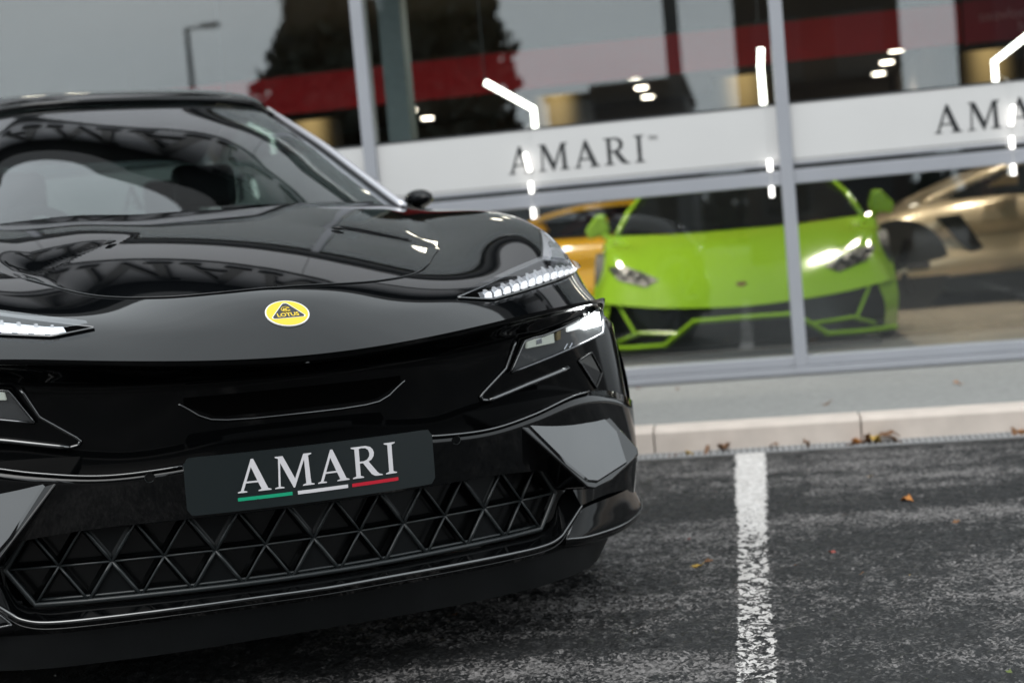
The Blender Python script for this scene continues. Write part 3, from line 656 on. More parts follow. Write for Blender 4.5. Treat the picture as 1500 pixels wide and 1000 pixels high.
# shut line of the bonnet (rounded front edge)
fe = [tuple(BG[0, j+BX]) for j in range(2*BM+1)]
MB().tube([(x, y-.0004, z-.0016) for x, y, z in fe], .0019, 8).build('bonnet_edge', M['paint'], car, True)
for s in (-1, 1):
    MB().tube([(s*.272, .800, 1.0372), (s*.288, .792, 1.035), (s*.300, .782, 1.031)], [.002, .0055, .002], 8).build('washer_jet', M['gloss'], car, True)

# ---------- badge
bc = front(-.009, .8465, 0); bn_ = (front(-.009, .8465, .01)-bc).normalized(); bx = Vector((1, 0, 0)); bx = (bx-bn_*bx.dot(bn_)).normalized(); by = bn_.cross(bx)
if by.z < 0: by = -by
def disc(r, h0, h1, mat, name, par, n=48):
    return MB().tube([bc+bn_*h0, bc+bn_*h1], r, n).build(name, mat, par)
M['bwhite'] = simple('badge_white', (.72, .70, .66), .25); M['byellow'] = simple('badge_yellow', (.72, .50, .012), .25); M['bblack'] = simple('badge_black', (.006, .006, .006), .25)
badge = disc(.0465, -.004, .0022, M['bwhite'], 'badge', car); disc(.0435, .0022, .0028, M['byellow'], 'badge_field', badge)
tri = []
V3 = [(-.66, -.30, .10), (.66, -.30, .10), (.04, .62, .17)]
for i in range(3):      # rounded triangle with bowed sides
    cx, cy, rr = V3[i]
    px_, py_ = V3[i-1][:2]; nx_, ny_ = V3[(i+1) % 3][:2]
    a0 = math.atan2(cy-py_, cx-px_)-math.pi/2; a1 = math.atan2(ny_-cy, nx_-cx)-math.pi/2
    while a1 < a0: a1 += 2*math.pi
    for k in range(9): q = a0+(a1-a0)*k/8; tri.append((cx+rr*math.cos(q), cy+rr*math.sin(q)))
R_b = .0435
def badge_mesh(name, polys, h, mat, par): 
    v, f = curve_fill(polys, .0002); return mesh(name, place([(x*R_b, y*R_b, z) for x, y, z in v], bc+bn_*h, bx, by, bn_), f, mat, par)
badge_mesh('badge_outline', [[(x*1.08, y*1.08+.005) for x, y in tri]], .0030, M['bwhite'], badge)
badge_mesh('badge_shield', [tri], .0034, M['bblack'], badge)
v, f = text_mesh('LOTUS', .40, .0, .012); wx = [p[0] for p in v]; w0 = (min(wx)+max(wx))/2; sx = 1.06/(max(wx)-min(wx))
mesh('lettering', place([((p[0]-w0)*sx*R_b, (p[1]*1.0-.30)*R_b, 0) for p in v], bc+bn_*.0039, bx, by, bn_), f, M['byellow'], badge)
for ch, x_, sz in (('A', -.09, .30), ('C', .07, .32)):
    v, f = text_mesh(ch, sz, 0, .01); w0 = (min(p[0] for p in v)+max(p[0] for p in v))/2
    mesh('monogram', place([((p[0]-w0+x_)*R_b, (p[1]+.16)*R_b, 0) for p in v], bc+bn_*(.0039 if ch == 'A' else .0042), bx, by, bn_), f, M['byellow'], badge)
MB().tube([bc+bn_*.0040+bx*(math.cos(q)*.235*R_b)+by*((.28+math.sin(q)*.2)*R_b) for q in [rad(40+k*280/20) for k in range(21)]], .0008, 5).build('monogram_ring', M['byellow'], badge)

# ---------- number plate
def plate_v(u): return .047+(u/.26)**2*.026
pg = []; r_ = .013; PW, PZ0, PZ1 = .262, .4625, .5795
for cx, cz, a0 in ((PW-r_, PZ0+r_, -90), (PW-r_, PZ1-r_, 0), (-PW+r_, PZ1-r_, 90), (-PW+r_, PZ0+r_, 180)):
    for k in range(7): q = rad(a0+k*15); pg.append((cx+r_*math.cos(q), cz+r_*math.sin(q)))
# gridded plate: columns of the outline
cols = np.linspace(-PW, PW, 61); PV = []; PF = []
for c_ in cols:
    e_ = max(0, abs(c_)-(PW-r_)); dz = r_-math.sqrt(max(0, r_*r_-e_*e_))
    PV += [(c_, plate_v(c_), PZ0+dz), (c_, plate_v(c_), PZ1-dz)]
PF = [(2*i, 2*i+2, 2*i+3, 2*i+1) for i in range(60)]
M['plate'] = simple('plate_acrylic', (.0075, .0115, .0125), .30, bump=.02, bscale=60)
plate = mesh('number_plate', PV, PF, M['plate'], car); md = plate.modifiers.new('thick', 'SOLIDIFY'); md.thickness = .004; md.offset = 1
M['pwhite'] = simple('plate_white', (.62, .60, .62), .4); M['pgreen'] = simple('plate_green', (.004, .30, .155), .4); M['pred'] = simple('plate_red', (.46, .003, .02), .4)
for p_ in plate.data.polygons: pass
lt, lw = amari(.0655, .105, .0)
sc_ = .336/lw
for c, v, f in lt:
    mesh('letter', [(-.162+x*sc_, plate_v(-.162+x*sc_)-.0052, .4985+y) for x, y, z in v], f, M['pwhite'], plate)
for x0, x1, m in ((-.163, -.053, M['pgreen']), (-.042, .064, M['pwhite']), (.073, .176, M['pred'])):
    xs = np.linspace(x0, x1, 8); V_ = []
    for x in xs: V_ += [(x, plate_v(x)-.0052, .4820), (x, plate_v(x)-.0052, .4892)]
    mesh('colour_bar', V_, [(2*i, 2*i+2, 2*i+3, 2*i+1) for i in range(7)], m, plate)
for x in (-.124,): MB().tube([(x, plate_v(x)-.004, .4795), (x, plate_v(x)-.006, .4795)], .0035, 12).build('screw_cap', M['plate'], plate)

# ---------- lower grille
grille = surf('grille', np.array([[(u, PG(u)+.045, z) for u in np.linspace(-.63, .63, 41)] for z in (.285, .46)]), M['void'], car)
PI_ = .1015; ZM, ZB, ZT = .3745, .2985, .4505
def gp(u, z, d=0.): return Vector((u, PG(u)+d, z))
def rib(a, b, r=.0038): 
    P = [gp(a[0]+(b[0]-a[0])*t, a[1]+(b[1]-a[1])*t) for t in (0, .34, .67, 1)]
    MB().tube(P, r, 6).build('grille_rib', M['rib'], grille, True)
petals = []
def petal(tri_, raised):
    cx = sum(p[0] for p in tri_)/3; cz = sum(p[1] for p in tri_)/3
    d = .007 if raised else .030
    T = [(cx+(p[0]-cx)*.93, cz+(p[1]-cz)*.93) for p in tri_]
    inner = [(cx+(p[0]-cx)*.70, cz+(p[1]-cz)*.70) for p in tri_]
    V_ = [gp(*p, d*.6) for p in T]+[gp(*p, d) for p in inner]
    mesh('grille_petal', V_, [(0, 1, 4, 3), (1, 2, 5, 4), (2, 0, 3, 5), (3, 4, 5)], M['petal_r'] if raised else M['petal'], grille)
for k in range(-6, 7):
    x = k*PI_
    if k < 6: rib((x, ZM), (x+PI_, ZM), .0026 if True else .004)
    for sgn, zz in ((1, ZT), (-1, ZB)):
        bold = .0044 if k % 2 == 0 else .0030
        if k < 6: rib((x, ZM), (x+PI_/2, zz), bold)
        if k > -6: rib((x, ZM), (x-PI_/2, zz), bold)
        if -6 < k < 6: petal([(x, ZM), (x+PI_/2, zz), (x-PI_/2, zz)], k % 2 == 0)
        if k < 6: petal([(x, ZM), (x+PI_, ZM), (x+PI_/2, zz)], False)
GF = [(-6*PI_, ZM), (-5.5*PI_, ZB), (5.5*PI_, ZB), (6*PI_, ZM), (5.5*PI_, ZT), (-5.5*PI_, ZT)]
fr_ = []
for i in range(6):
    a, b = GF[i], GF[(i+1) % 6]
    for t in range(12): fr_.append(gp(a[0]+(b[0]-a[0])*t/12, a[1]+(b[1]-a[1])*t/12, -.002))
MB().tube(fr_, .0058, 8, True).build('grille_frame', M['rib'], grille, True)
P_ = [gp(-5.4*PI_+10.8*PI_*t/30, ZB+.009, .004) for t in range(31)]
MB().tube(P_, .0038, 6).build('grille_ledge', M['rib'], grille, True)
for sx, sz in ((.3, .295), (-.47, .295)): pass

# ---------- splitter, skirt, corners
S0 = [(0,PG(0)-.004,.289),(.15,PG(.15)-.004,.289),(.30,PG(.3)-.004,.289),(.45,PG(.45)-.004,.289),(.545,PG(.545)-.004,.289),(.585,PG(.585)-.006,.305),(.615,PG(.615)-.008,.345),(.66,.262,.385)]
S1 = [(0,.060,.277),(.13,.070,.277),(.30,.094,.275),(.45,.126,.273),(.54,.156,.273),(.585,.176,.281),(.612,.190,.298),(.664,.216,.340)]
surf('splitter', loft([S0, S1], 3, 121), M['gloss'], car)
LIP = smooth_pts(sym(S1), 121)
MB().tube(LIP, .0046, 10).build('splitter_lip', M['edge'], car, True)
S2 = [(u, v+.004, z-.014) for u, v, z in S1]
MB().tube(smooth_pts(sym(S2), 121), .0022, 8).build('splitter_trim', M['gloss'], car, True)
S3 = [(0,.085,.250),(.13,.095,.250),(.30,.120,.248),(.45,.155,.245),(.55,.190,.243),(.68,.262,.243),(.80,.36,.24),(.89,.50,.24),(.92,.66,.24)]
S1b = [(u, v+.006, z-.006) for u, v, z in [(0,.060,.277),(.13,.070,.277),(.30,.094,.275),(.45,.126,.273),(.55,.160,.271),(.68,.225,.256),(.80,.325,.25),(.90,.450,.255),(.93,.58,.265)]]
S4 = [(0,.113,.180),(.13,.122,.178),(.30,.142,.174),(.45,.178,.170),(.55,.210,.168),(.68,.285,.166),(.78,.40,.160),(.86,.56,.150),(.89,.72,.145)]
surf('under_lip', loft([S1b, S3], 3, 121), M['gloss'], car)
surf('front_skirt', loft([S3, S4], 4, 121), M['matte'], car)
surf('undertray', np.array([[(u, v, .178) for u in (-.8, 0, .8)] for v in (.8, 4.6)]), M['void'], car)
for s in (-1, 1):
    E_ = [(.607,.186,.271),(.68,.222,.261),(.80,.305,.255),(.885,.385,.256),(.932,.440,.263),(.950,.480,.275),(.952,.53,.29)]
    I_ = [(.625,.215,.318),(.70,.250,.330),(.80,.318,.332),(.875,.392,.328),(.918,.446,.318),(.934,.486,.312),(.938,.54,.310)]
    D_ = [(u-.004, v+.02, z-.022) for u, v, z in E_]
    G = catmull(np.array([I_, [tuple((np.array(a)+np.array(b))/2+np.array((0, 0, .002))) for a, b in zip(E_, I_)], E_, [tuple((np.array(a)+np.array(b))/2+np.array((.001, -.005, -.002))) for a, b in zip(E_, D_)], D_]), 21)
    G = np.array([catmull(r, 41) for r in G]); G[:, :, 0] *= s
    w_ = surf('splitter_wing', G, M['wing'], car)
    MB().tube([(s*p[0], p[1], p[2]+.002) for p in smooth_pts(E_, 40)], .0032, 8).build('wing_edge', M['edge'], w_, True)
    MB().tube([(s*.607, .186, .272), (s*.63, .205, .295), (s*.645, .215, .31)], .003, 8).build('wing_edge', M['edge'], w_, True)
    # corner flap
    O_ = [(.489,.150,.561),(.750,.348,.590),(.768,.353,.582),(.866,.301,.442),(.858,.283,.428),(.726,.165,.398),(.660,.115,.394),(.637,.106,.399),(.583,.122,.459)]
    In = [(.512,.163,.557),(.744,.338,.577),(.811,.306,.488),(.797,.233,.421),(.670,.132,.404),(.640,.119,.411),(.594,.126,.455)]
    nf = Vector((.45, -.65, .60)).normalized()
    pr_ = MB().prism([(s*u, v, z) for u, v, z in (O_ if s < 0 else O_[::-1])], (s*-.05, .22, -.03)).build('corner_flap', M['gloss'], car)
    autosmooth(pr_, 50); bevel(pr_, .006, 3, 30)
    q = [Vector((u, v, z))+nf*.001 for u, v, z in In]; q2 = [p+nf*.004 for p in q]; c0 = sum(q2, Vector())/len(q2)
    q3 = [c0+(p-c0)*.965 for p in q2]; dome = c0+nf*.003
    V_ = [(s*p.x, p.y, p.z) for p in q+q3+[dome]]; n_ = len(q)
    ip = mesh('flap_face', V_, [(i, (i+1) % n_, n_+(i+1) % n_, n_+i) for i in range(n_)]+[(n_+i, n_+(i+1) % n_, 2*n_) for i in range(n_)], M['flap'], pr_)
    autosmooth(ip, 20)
    # facet along the flap's outer side
    # ---------- headlight pod and lamp
    bead('pod_edge', ms([(.5454,.7348),(.5152,.6756),(.4475,.6264),(.4405,.6185),(.4440,.6105),(.462,.607)], s), .0042, M['edge'], .002)
    bead('pod_fin', ms([(.462,.607),(.5748,.6296),(.7085,.6524)], s), .0068, M['edge'], .003)
    hq = ms([(.5228,.665),(.838,.722),(.862,.784),(.566,.7345)], s)
    lamp = surf('headlight', fquad(hq, .0035, 24, 8), M['lampgrey'], car)
    lp_ = [hq[0], hq[1], hq[2], hq[3], hq[0]]
    P_ = [front(u, z, .010) for u, z in fill_pts(lp_, 10)[:-1]]
    MB().tube(P_, .0034, 8, True).build('lamp_bezel', M['edge'], lamp, True)
    def lblock(q, o0, o1, mat, name, par):
        q = ms(q, s); V_ = [front(u, z, o0) for u, z in q]+[front(u, z, o1) for u, z in q]
        b_ = mesh(name, V_, [(4, 5, 6, 7), (0, 1, 5, 4), (1, 2, 6, 5), (2, 3, 7, 6), (3, 0, 4, 7), (3, 2, 1, 0)], mat, par); 
        return bevel(autosmooth(b_, 20), .0015, 2)
    lblock([(.572,.716),(.660,.720),(.657,.750),(.575,.733)], .004, .011, M['projector'] if 'projector' in M else M.setdefault('projector', simple('clear_projector', (.30, .31, .28), .08, emit=(.9, 1, .85), es=.10)), 'projector', lamp)
    lblock([(.60,.722),(.618,.724),(.617,.737),(.60,.734)], .011, .0125, M['chrome'], 'projector_mirror', lamp)
    lblock([(.667,.724),(.680,.727),(.680,.752),(.667,.750)], .004, .012, M.setdefault('amber', simple('amber_baffle', (.20, .15, .06), .2)), 'baffle', lamp)
    lblock([(.706,.741),(.775,.745),(.775,.772),(.706,.758)], .004, .011, M.setdefault('proj2', simple('lit_projector_lens', (.5, .5, .48), .08, emit=(.95, 1, .97), es=.35)), 'projector', lamp)
    if s > 0: lblock([(.768,.741),(.834,.744),(.838,.770),(.800,.777)], .004, .0115, M['beam'], 'lit_projector', lamp)
    else: lblock([(.765,.740),(.833,.744),(.836,.770),(.765,.776)], .004, .0115, M['projector'], 'projector', lamp)
    for t in (.695, .712): MB().tube([front(s*t, .700+.01*(t-.695), .006), front(s*(t+.012), .712, .006)], .0016, 6).build('heat_vane', M['chrome'], lamp)
    surf('lamp_lens', fquad(hq, .0135, 24, 8), M['lens'], lamp)
    # upper running light
    lo_ = [(.3964,.8462),(.4796,.8359),(.58,.8475),(.6727,.8592),(.78,.871),(.886,.8815)]
    up_ = [(.3966,.8475),(.4900,.8665),(.60,.890),(.7163,.9128),(.80,.905),(.886,.8885)]
    lo3 = catmull(np.array(lo_), 40, True); up3 = catmull(np.array(up_), 40, True)
    def dg(off, a, b, n0=0, n1=40, rows=6):
        return np.array([[front(s*(lo3[j][0]*(1-t)+up3[j][0]*t), lo3[j][1]*(1-t)+up3[j][1]*t, off) for j in range(n0, n1)] for t in np.linspace(a, b, rows)])
    drl = surf('running_light', dg(.002, 0, 1), M['void'], car)
    surf('reflector_strip', dg(.0035, .10, .62, 5, 38), M['reflector'], drl)
    ed = [front(s*u, z, .003) for u, z in [tuple(p) for p in lo3]+[tuple(p) for p in up3[::-1]]]
    wg_in = [(.7163,.9128),(.738,.924),(.762,.940),(.785,.956),(.812,.974),(.845,.994)]
    wg_out = [(.886,.8885),(.884,.905),(.880,.922),(.875,.940),(.868,.962),(.860,.990)]
    wing = np.array([[front(s*(a[0]*(1-t)+b[0]*t), a[1]*(1-t)+b[1]*t, .002) for a, b in zip(catmull(np.array(wg_in), 16), catmull(np.array(wg_out), 16))] for t in np.linspace(0, 1, 7)])
    surf('wing_reflector', wing, M['reflector_d'], drl)
    MB().tube([tuple(p) for p in wing[0]], .0026, 8).build('lamp_bezel', M['edge'], drl, True)
    MB().tube([tuple(p) for p in wing[-2]], .0022, 8).build('light_pipe', M['chrome'], drl, True)
    MB().tube(ed, .0026, 8, True).build('lamp_bezel', M['edge'], drl, True)
    for k in range(13):
        j = 7+k*2.35; j0 = int(j)
        def at_(t, off, dj=0): 
            jj = min(39, max(0, j+dj)); i0 = int(jj); fq = jj-i0; i1 = min(39, i0+1)
            L_ = lo3[i0]*(1-fq)+lo3[i1]*fq; U_ = up3[i0]*(1-fq)+up3[i1]*fq
            return front(s*(L_[0]*(1-t)+U_[0]*t), L_[1]*(1-t)+U_[1]*t, off)
        V_ = [at_(.20, .004, -.3), at_(.20, .004, .7), at_(.72, .004, .0), at_(.72, .004, -.6), at_(.22, .013, -.1), at_(.22, .013, .45), at_(.64, .008, -.15), at_(.64, .008, -.5)]
        b_ = mesh('light_guide', V_, [(4, 5, 6, 7), (0, 1, 5, 4), (1, 2, 6, 5), (2, 3, 7, 6), (3, 0, 4, 7)], M['guide'], drl); autosmooth(b_, 20)
        V_ = [at_(.06, .004, -.7), at_(.06, .004, .8), at_(.30, .006, .8), at_(.30, .006, -.7), at_(.09, .013, -.4), at_(.09, .013, .5), at_(.26, .013, .5), at_(.26, .013, -.4)]
        b_ = mesh('led_bead', V_, [(4, 5, 6, 7), (0, 1, 5, 4), (1, 2, 6, 5), (2, 3, 7, 6), (3, 0, 4, 7)], M['drl'], drl); autosmooth(b_, 20)
    for (i0, i1, t0, t1) in ((1, 5, .18, .55), (6, 9, .2, .5), (2, 4, .62, .8)):
        V_ = [wing[int(t0*6)][i0], wing[int(t0*6)][i1], wing[int(t1*6)][i1], wing[int(t1*6)][i0]]; V_ = [Vector(p) for p in V_]
        nn_ = Vector((s*.25, -.75, .55)).normalized()
        mesh('reflector_block', V_+[p+nn_*.014 for p in V_], [(4, 5, 6, 7), (0, 1, 5, 4), (1, 2, 6, 5), (2, 3, 7, 6), (3, 0, 4, 7)], M['reflector'], drl)
    surf('lamp_lens', dg(.017, 0.02, .98, 1, 40), M['lens'], drl)
    # side inlet beside the headlight
    tq = ms([(.7468,.6661),(.7945,.6805),(.8278,.6265),(.800,.592)], s)
    V_ = [front(u, z, .002) for u, z in tq]
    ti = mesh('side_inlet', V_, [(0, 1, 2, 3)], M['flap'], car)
    MB().tube([front(u, z, .003) for u, z in fill_pts(tq+[tq[0]], 6)[:-1]], .003, 8, True).build('inlet_rim', M['gloss'], ti, True)

# ---------- cabin: cowl, windscreen, roof, pillars, glass
W0 = [(0,1.214,1.105),(.25,1.244,1.104),(.5,1.354,1.101),(.668,1.465,1.098)]
W1 = [(0,1.53,1.252),(.25,1.555,1.250),(.48,1.66,1.241),(.632,1.79,1.225)]
W2 = [(0,1.88,1.402),(.25,1.90,1.400),(.46,2.00,1.390),(.592,2.12,1.355)]
W3 = [(0,2.26,1.538),(.24,2.28,1.536),(.43,2.38,1.530),(.538,2.56,1.508)]
RB = [(0,2.42,1.580),(.26,2.44,1.579),(.44,2.53,1.570),(.545,2.72,1.545)]
RC_ = [(0,2.85,1.632),(.28,2.86,1.630),(.45,2.93,1.618),(.555,3.05,1.588)]
RD = [(0,3.5,1.642),(.28,3.5,1.640),(.46,3.5,1.626),(.57,3.5,1.600)]
RE = [(0,4.25,1.530),(.28,4.25,1.530),(.45,4.22,1.520),(.56,4.18,1.490)]
RF = [(0,4.85,1.13),(.3,4.83,1.13),(.5,4.78,1.12),(.66,4.70,1.09)]
surf('windscreen', loft([W0, W1, W2, W3], 30, 61), M['carglass'], car)
surf('roof', loft([W3, RB, RC_, RD, RE], 40, 61), M['paint'], car, .02)
surf('rear_window', loft([RE, RF], 8, 41), M['sideglass'], car)
surf('cowl', loft([[(0,1.205,1.100),(.3,1.25,1.097),(.55,1.37,1.093),(.72,1.50,1.09)], [(0,1.26,1.115),(.3,1.30,1.113),(.52,1.40,1.110),(.675,1.51,1.105)]], 4, 41), M['gloss'], car)
for s in (-1, 1):
    ins = [W0[3], W1[3], W2[3], W3[3], RB[3], RC_[3], RD[3], RE[3]]
    mid = [(u+.026, v+.012, z+.007) for u, v, z in ins]; mid2 = [(u+.034, v+.02, z+.002) for u, v, z in ins]; out_ = [(u+.060, v+.05, z-.030) for u, v, z in ins]
    G = np.array([catmull(np.array(r), 60) for r in (ins, mid, mid2, out_)]); G[:, :, 0] *= s
    surf('pillar', G, M['gloss'], car)
    MB().tube([(s*(p[0]+.016), p[1]-.002, p[2]+.008) for p in smooth_pts(ins[:6], 50)], .0125, 10).build('pillar_reflection', M['pillar_glint'], car, True)  # sky reflection on the pillar, painted as a pale tube
    belt = [(.90,1.66,1.088),(.935,2.0,1.075),(.945,2.5,1.07),(.945,3.0,1.07),(.94,3.5,1.08),(.93,4.0,1.10),(.88,4.3,1.12),(.80,4.6,1.12)]
    G = np.array([catmull(np.array(r), 50) for r in (out_, belt)]); G[:, :, 0] *= s
    surf('side_window', G, M['sideglass'], car)
    sides = [[(.93,1.64,1.075),(.955,2.0,1.06),(.965,2.5,1.055),(.965,3.0,1.055),(.965,3.6,1.06),(.96,4.1,1.08),(.90,4.6,1.09),(.78,4.95,1.05)],
             [(1.0,1.68,.93),(.99,2.0,.90),(.975,2.5,.88),(.975,3.0,.88),(.995,3.6,.93),(1.01,4.1,.95),(.96,4.7,.93),(.80,5.05,.92)],
             [(1.0,1.60,.60),(.985,2.0,.58),(.95,2.5,.56),(.95,3.0,.56),(.985,3.5,.60),(1.0,4.1,.86),(.97,4.75,.60),(.82,5.10,.62)],
             [(.99,1.55,.24),(.98,2.0,.24),(.97,2.5,.24),(.97,3.0,.24),(.98,3.45,.24),(1.0,4.1,.84),(.95,4.75,.30),(.80,5.03,.32)]]
    G = catmull(np.array([catmull(np.array(r), 60) for r in sides]), 24); G[:, :, 0] *= s
    surf('body_side', G, M['paint'], car)
    # front wing flank round the wheel
    top = [(.985,.70,.75),(.992,.80,.79),(.998,.86,.83),(1.0,.93,.87),(1.0,1.18,.92),(1.0,1.68,.95),(1.0,1.66,.60),(.99,1.56,.24)]
    arch = [(.985,.66,.28),(.99,.58,.50),(1.0,.66,.68),(1.0,.80,.78),(1.0,.98,.815),(1.0,1.22,.76),(1.0,1.36,.58),(.99,1.40,.24)]
    G = np.array([catmull(np.array(r), 40) for r in (top, arch)]); G[:, :, 0] *= s
    surf('wing_flank', G, M['paint'], car)
    al = [(.98,.66,.28),(.984,.58,.50)]
    G = np.array([[(.985,.70,.75),(.985,.70,.62),(.985,.70,.52),(.985,.68,.36),(.985,.66,.28)], [(.995,.80,.79),(.992,.68,.66),(.99,.60,.55),(.99,.60,.40),(.985,.64,.28)]]); G[:, :, 0] *= s
    surf('bumper_return', np.array([catmull(r, 12) for r in G]), M['gloss'], car)
    mirror = MB(); c0 = Vector((s*.945, 2.10, 1.152))
    G = np.array([[(c0.x+.046*math.cos(p)*math.sin(t)+(.0), c0.y+.10*math.cos(t), c0.z+.034*math.sin(p)*math.sin(t)) for p in np.linspace(0, 2*math.pi, 25)] for t in np.linspace(.02, math.pi-.02, 17)])
    mi_ = surf('mirror', G, M['paint'], car)
    MB().tube([(s*.93, 2.12, 1.09), (s*.955, 2.11, 1.12), (s*.965, 2.10, 1.145)], .016, 8).build('mirror_arm', M['gloss'], mi_, True)
    for av in (.97, 3.99):
        pr = [(.0, .30), (.02, .345), (.05, .378), (.09, .388), (.19, .388), (.23, .378), (.26, .345), (.28, .30), (.27, .285), (.01, .285)]
        n_ = 48; V_ = []; F_ = []
        for k in range(n_):
            q = 2*math.pi*k/n_
            for x, r in pr: V_.append((s*(.712+x), av+r*math.cos(q), .389+r*math.sin(q)))
        m_ = len(pr)
        for k in range(n_):
            for i in range(m_): F_.append((k*m_+i, k*m_+(i+1) % m_, ((k+1) % n_)*m_+(i+1) % m_, ((k+1) % n_)*m_+i))
        wh = autosmooth(mesh('wheel', V_, F_, M['rubber'], car), 40); wh.name = 'tyre'
        rm = MB()
        for k in range(10):
            q = 2*math.pi*k/10
            rm.tube([(s*.965, av+.06*math.cos(q), .389+.06*math.sin(q)), (s*.975, av+.28*math.cos(q), .389+.28*math.sin(q))], [.03, .018], 6)
        rm.tube([(s*.95, av, .389), (s*.98, av, .389)], .07, 16); rm.tube([(s*.80, av, .389), (s*.85, av, .389)], .26, 24)
        rm.build('rim', M['rim'], wh)
    # seats
    for vv in (2.55, 3.45):
        se = MB().box((s*.38-.25, vv, .45), (s*.38+.25, vv+.5, .62)).build('seat', M['seat'], car); bevel(se, .05, 3)
        b_ = MB().prism([(s*.38-.24, vv+.42, .6), (s*.38+.24, vv+.42, .6), (s*.38+.24, vv+.55, .6), (s*.38-.24, vv+.55, .6)], (0, .16, .60)).build('backrest', M['seat'], se); bevel(b_, .05, 3)
        b_ = MB().prism([(s*.38-.13, vv+.60, 1.21), (s*.38+.13, vv+.60, 1.21), (s*.38+.13, vv+.70, 1.21), (s*.38-.13, vv+.70, 1.21)], (0, .03, .18)).build('headrest', M['seat'], se); bevel(b_, .04, 3)
dash = surf('dashboard', loft([[(0,1.30,1.085),(.4,1.34,1.085),(.70,1.5,1.08)], [(0,1.62,1.12),(.4,1.62,1.12),(.74,1.72,1.10)], [(0,1.95,1.06),(.4,1.95,1.06),(.78,1.95,1.05)], [(0,2.0,.6),(.4,2.0,.6),(.8,2.0,.6)]], 20, 31), M['cabin'], car)
MB().tube([(-.38+.18*math.cos(q), 2.12+.07*math.sin(q), 1.02+.17*math.sin(q)) for q in [k*2*math.pi/24 for k in range(24)]], .017, 8, True).build('steering_wheel', M['cabin'], car, True)
MB().box((-.09, 2.10, 1.40), (.09, 2.13, 1.45)).build('rear_view_mirror', M['gloss'], car)
surf('cabin_floor', np.array([[(u, v, .35) for u in (-.8, .8)] for v in (1.5, 4.6)]), M['cabin'], car)
surf('headliner', loft([[(u*.93, v, z-.035) for u, v, z in r] for r in (W3, RC_, RD, RE)], 16, 31), M['headliner'], car)
tl_ = np.array([sym([(0,4.86,1.12),(.4,4.82,1.12),(.78,4.93,1.06)]), sym([(0,5.10,.95),(.4,5.09,.95),(.80,5.05,.92)]), sym([(0,5.14,.6),(.4,5.13,.6),(.82,5.08,.6)]), sym([(0,5.06,.3),(.4,5.05,.3),(.80,5.0,.32)])])
surf('tailgate', np.array([catmull(r, 31) for r in catmull(tl_, 16)]), M['paint'], car)
# wiper
MB().tube([(.08,1.25,1.122),(.35,1.33,1.121),(.58,1.45,1.119)], .007, 6).build('wiper', M['matte'], car)
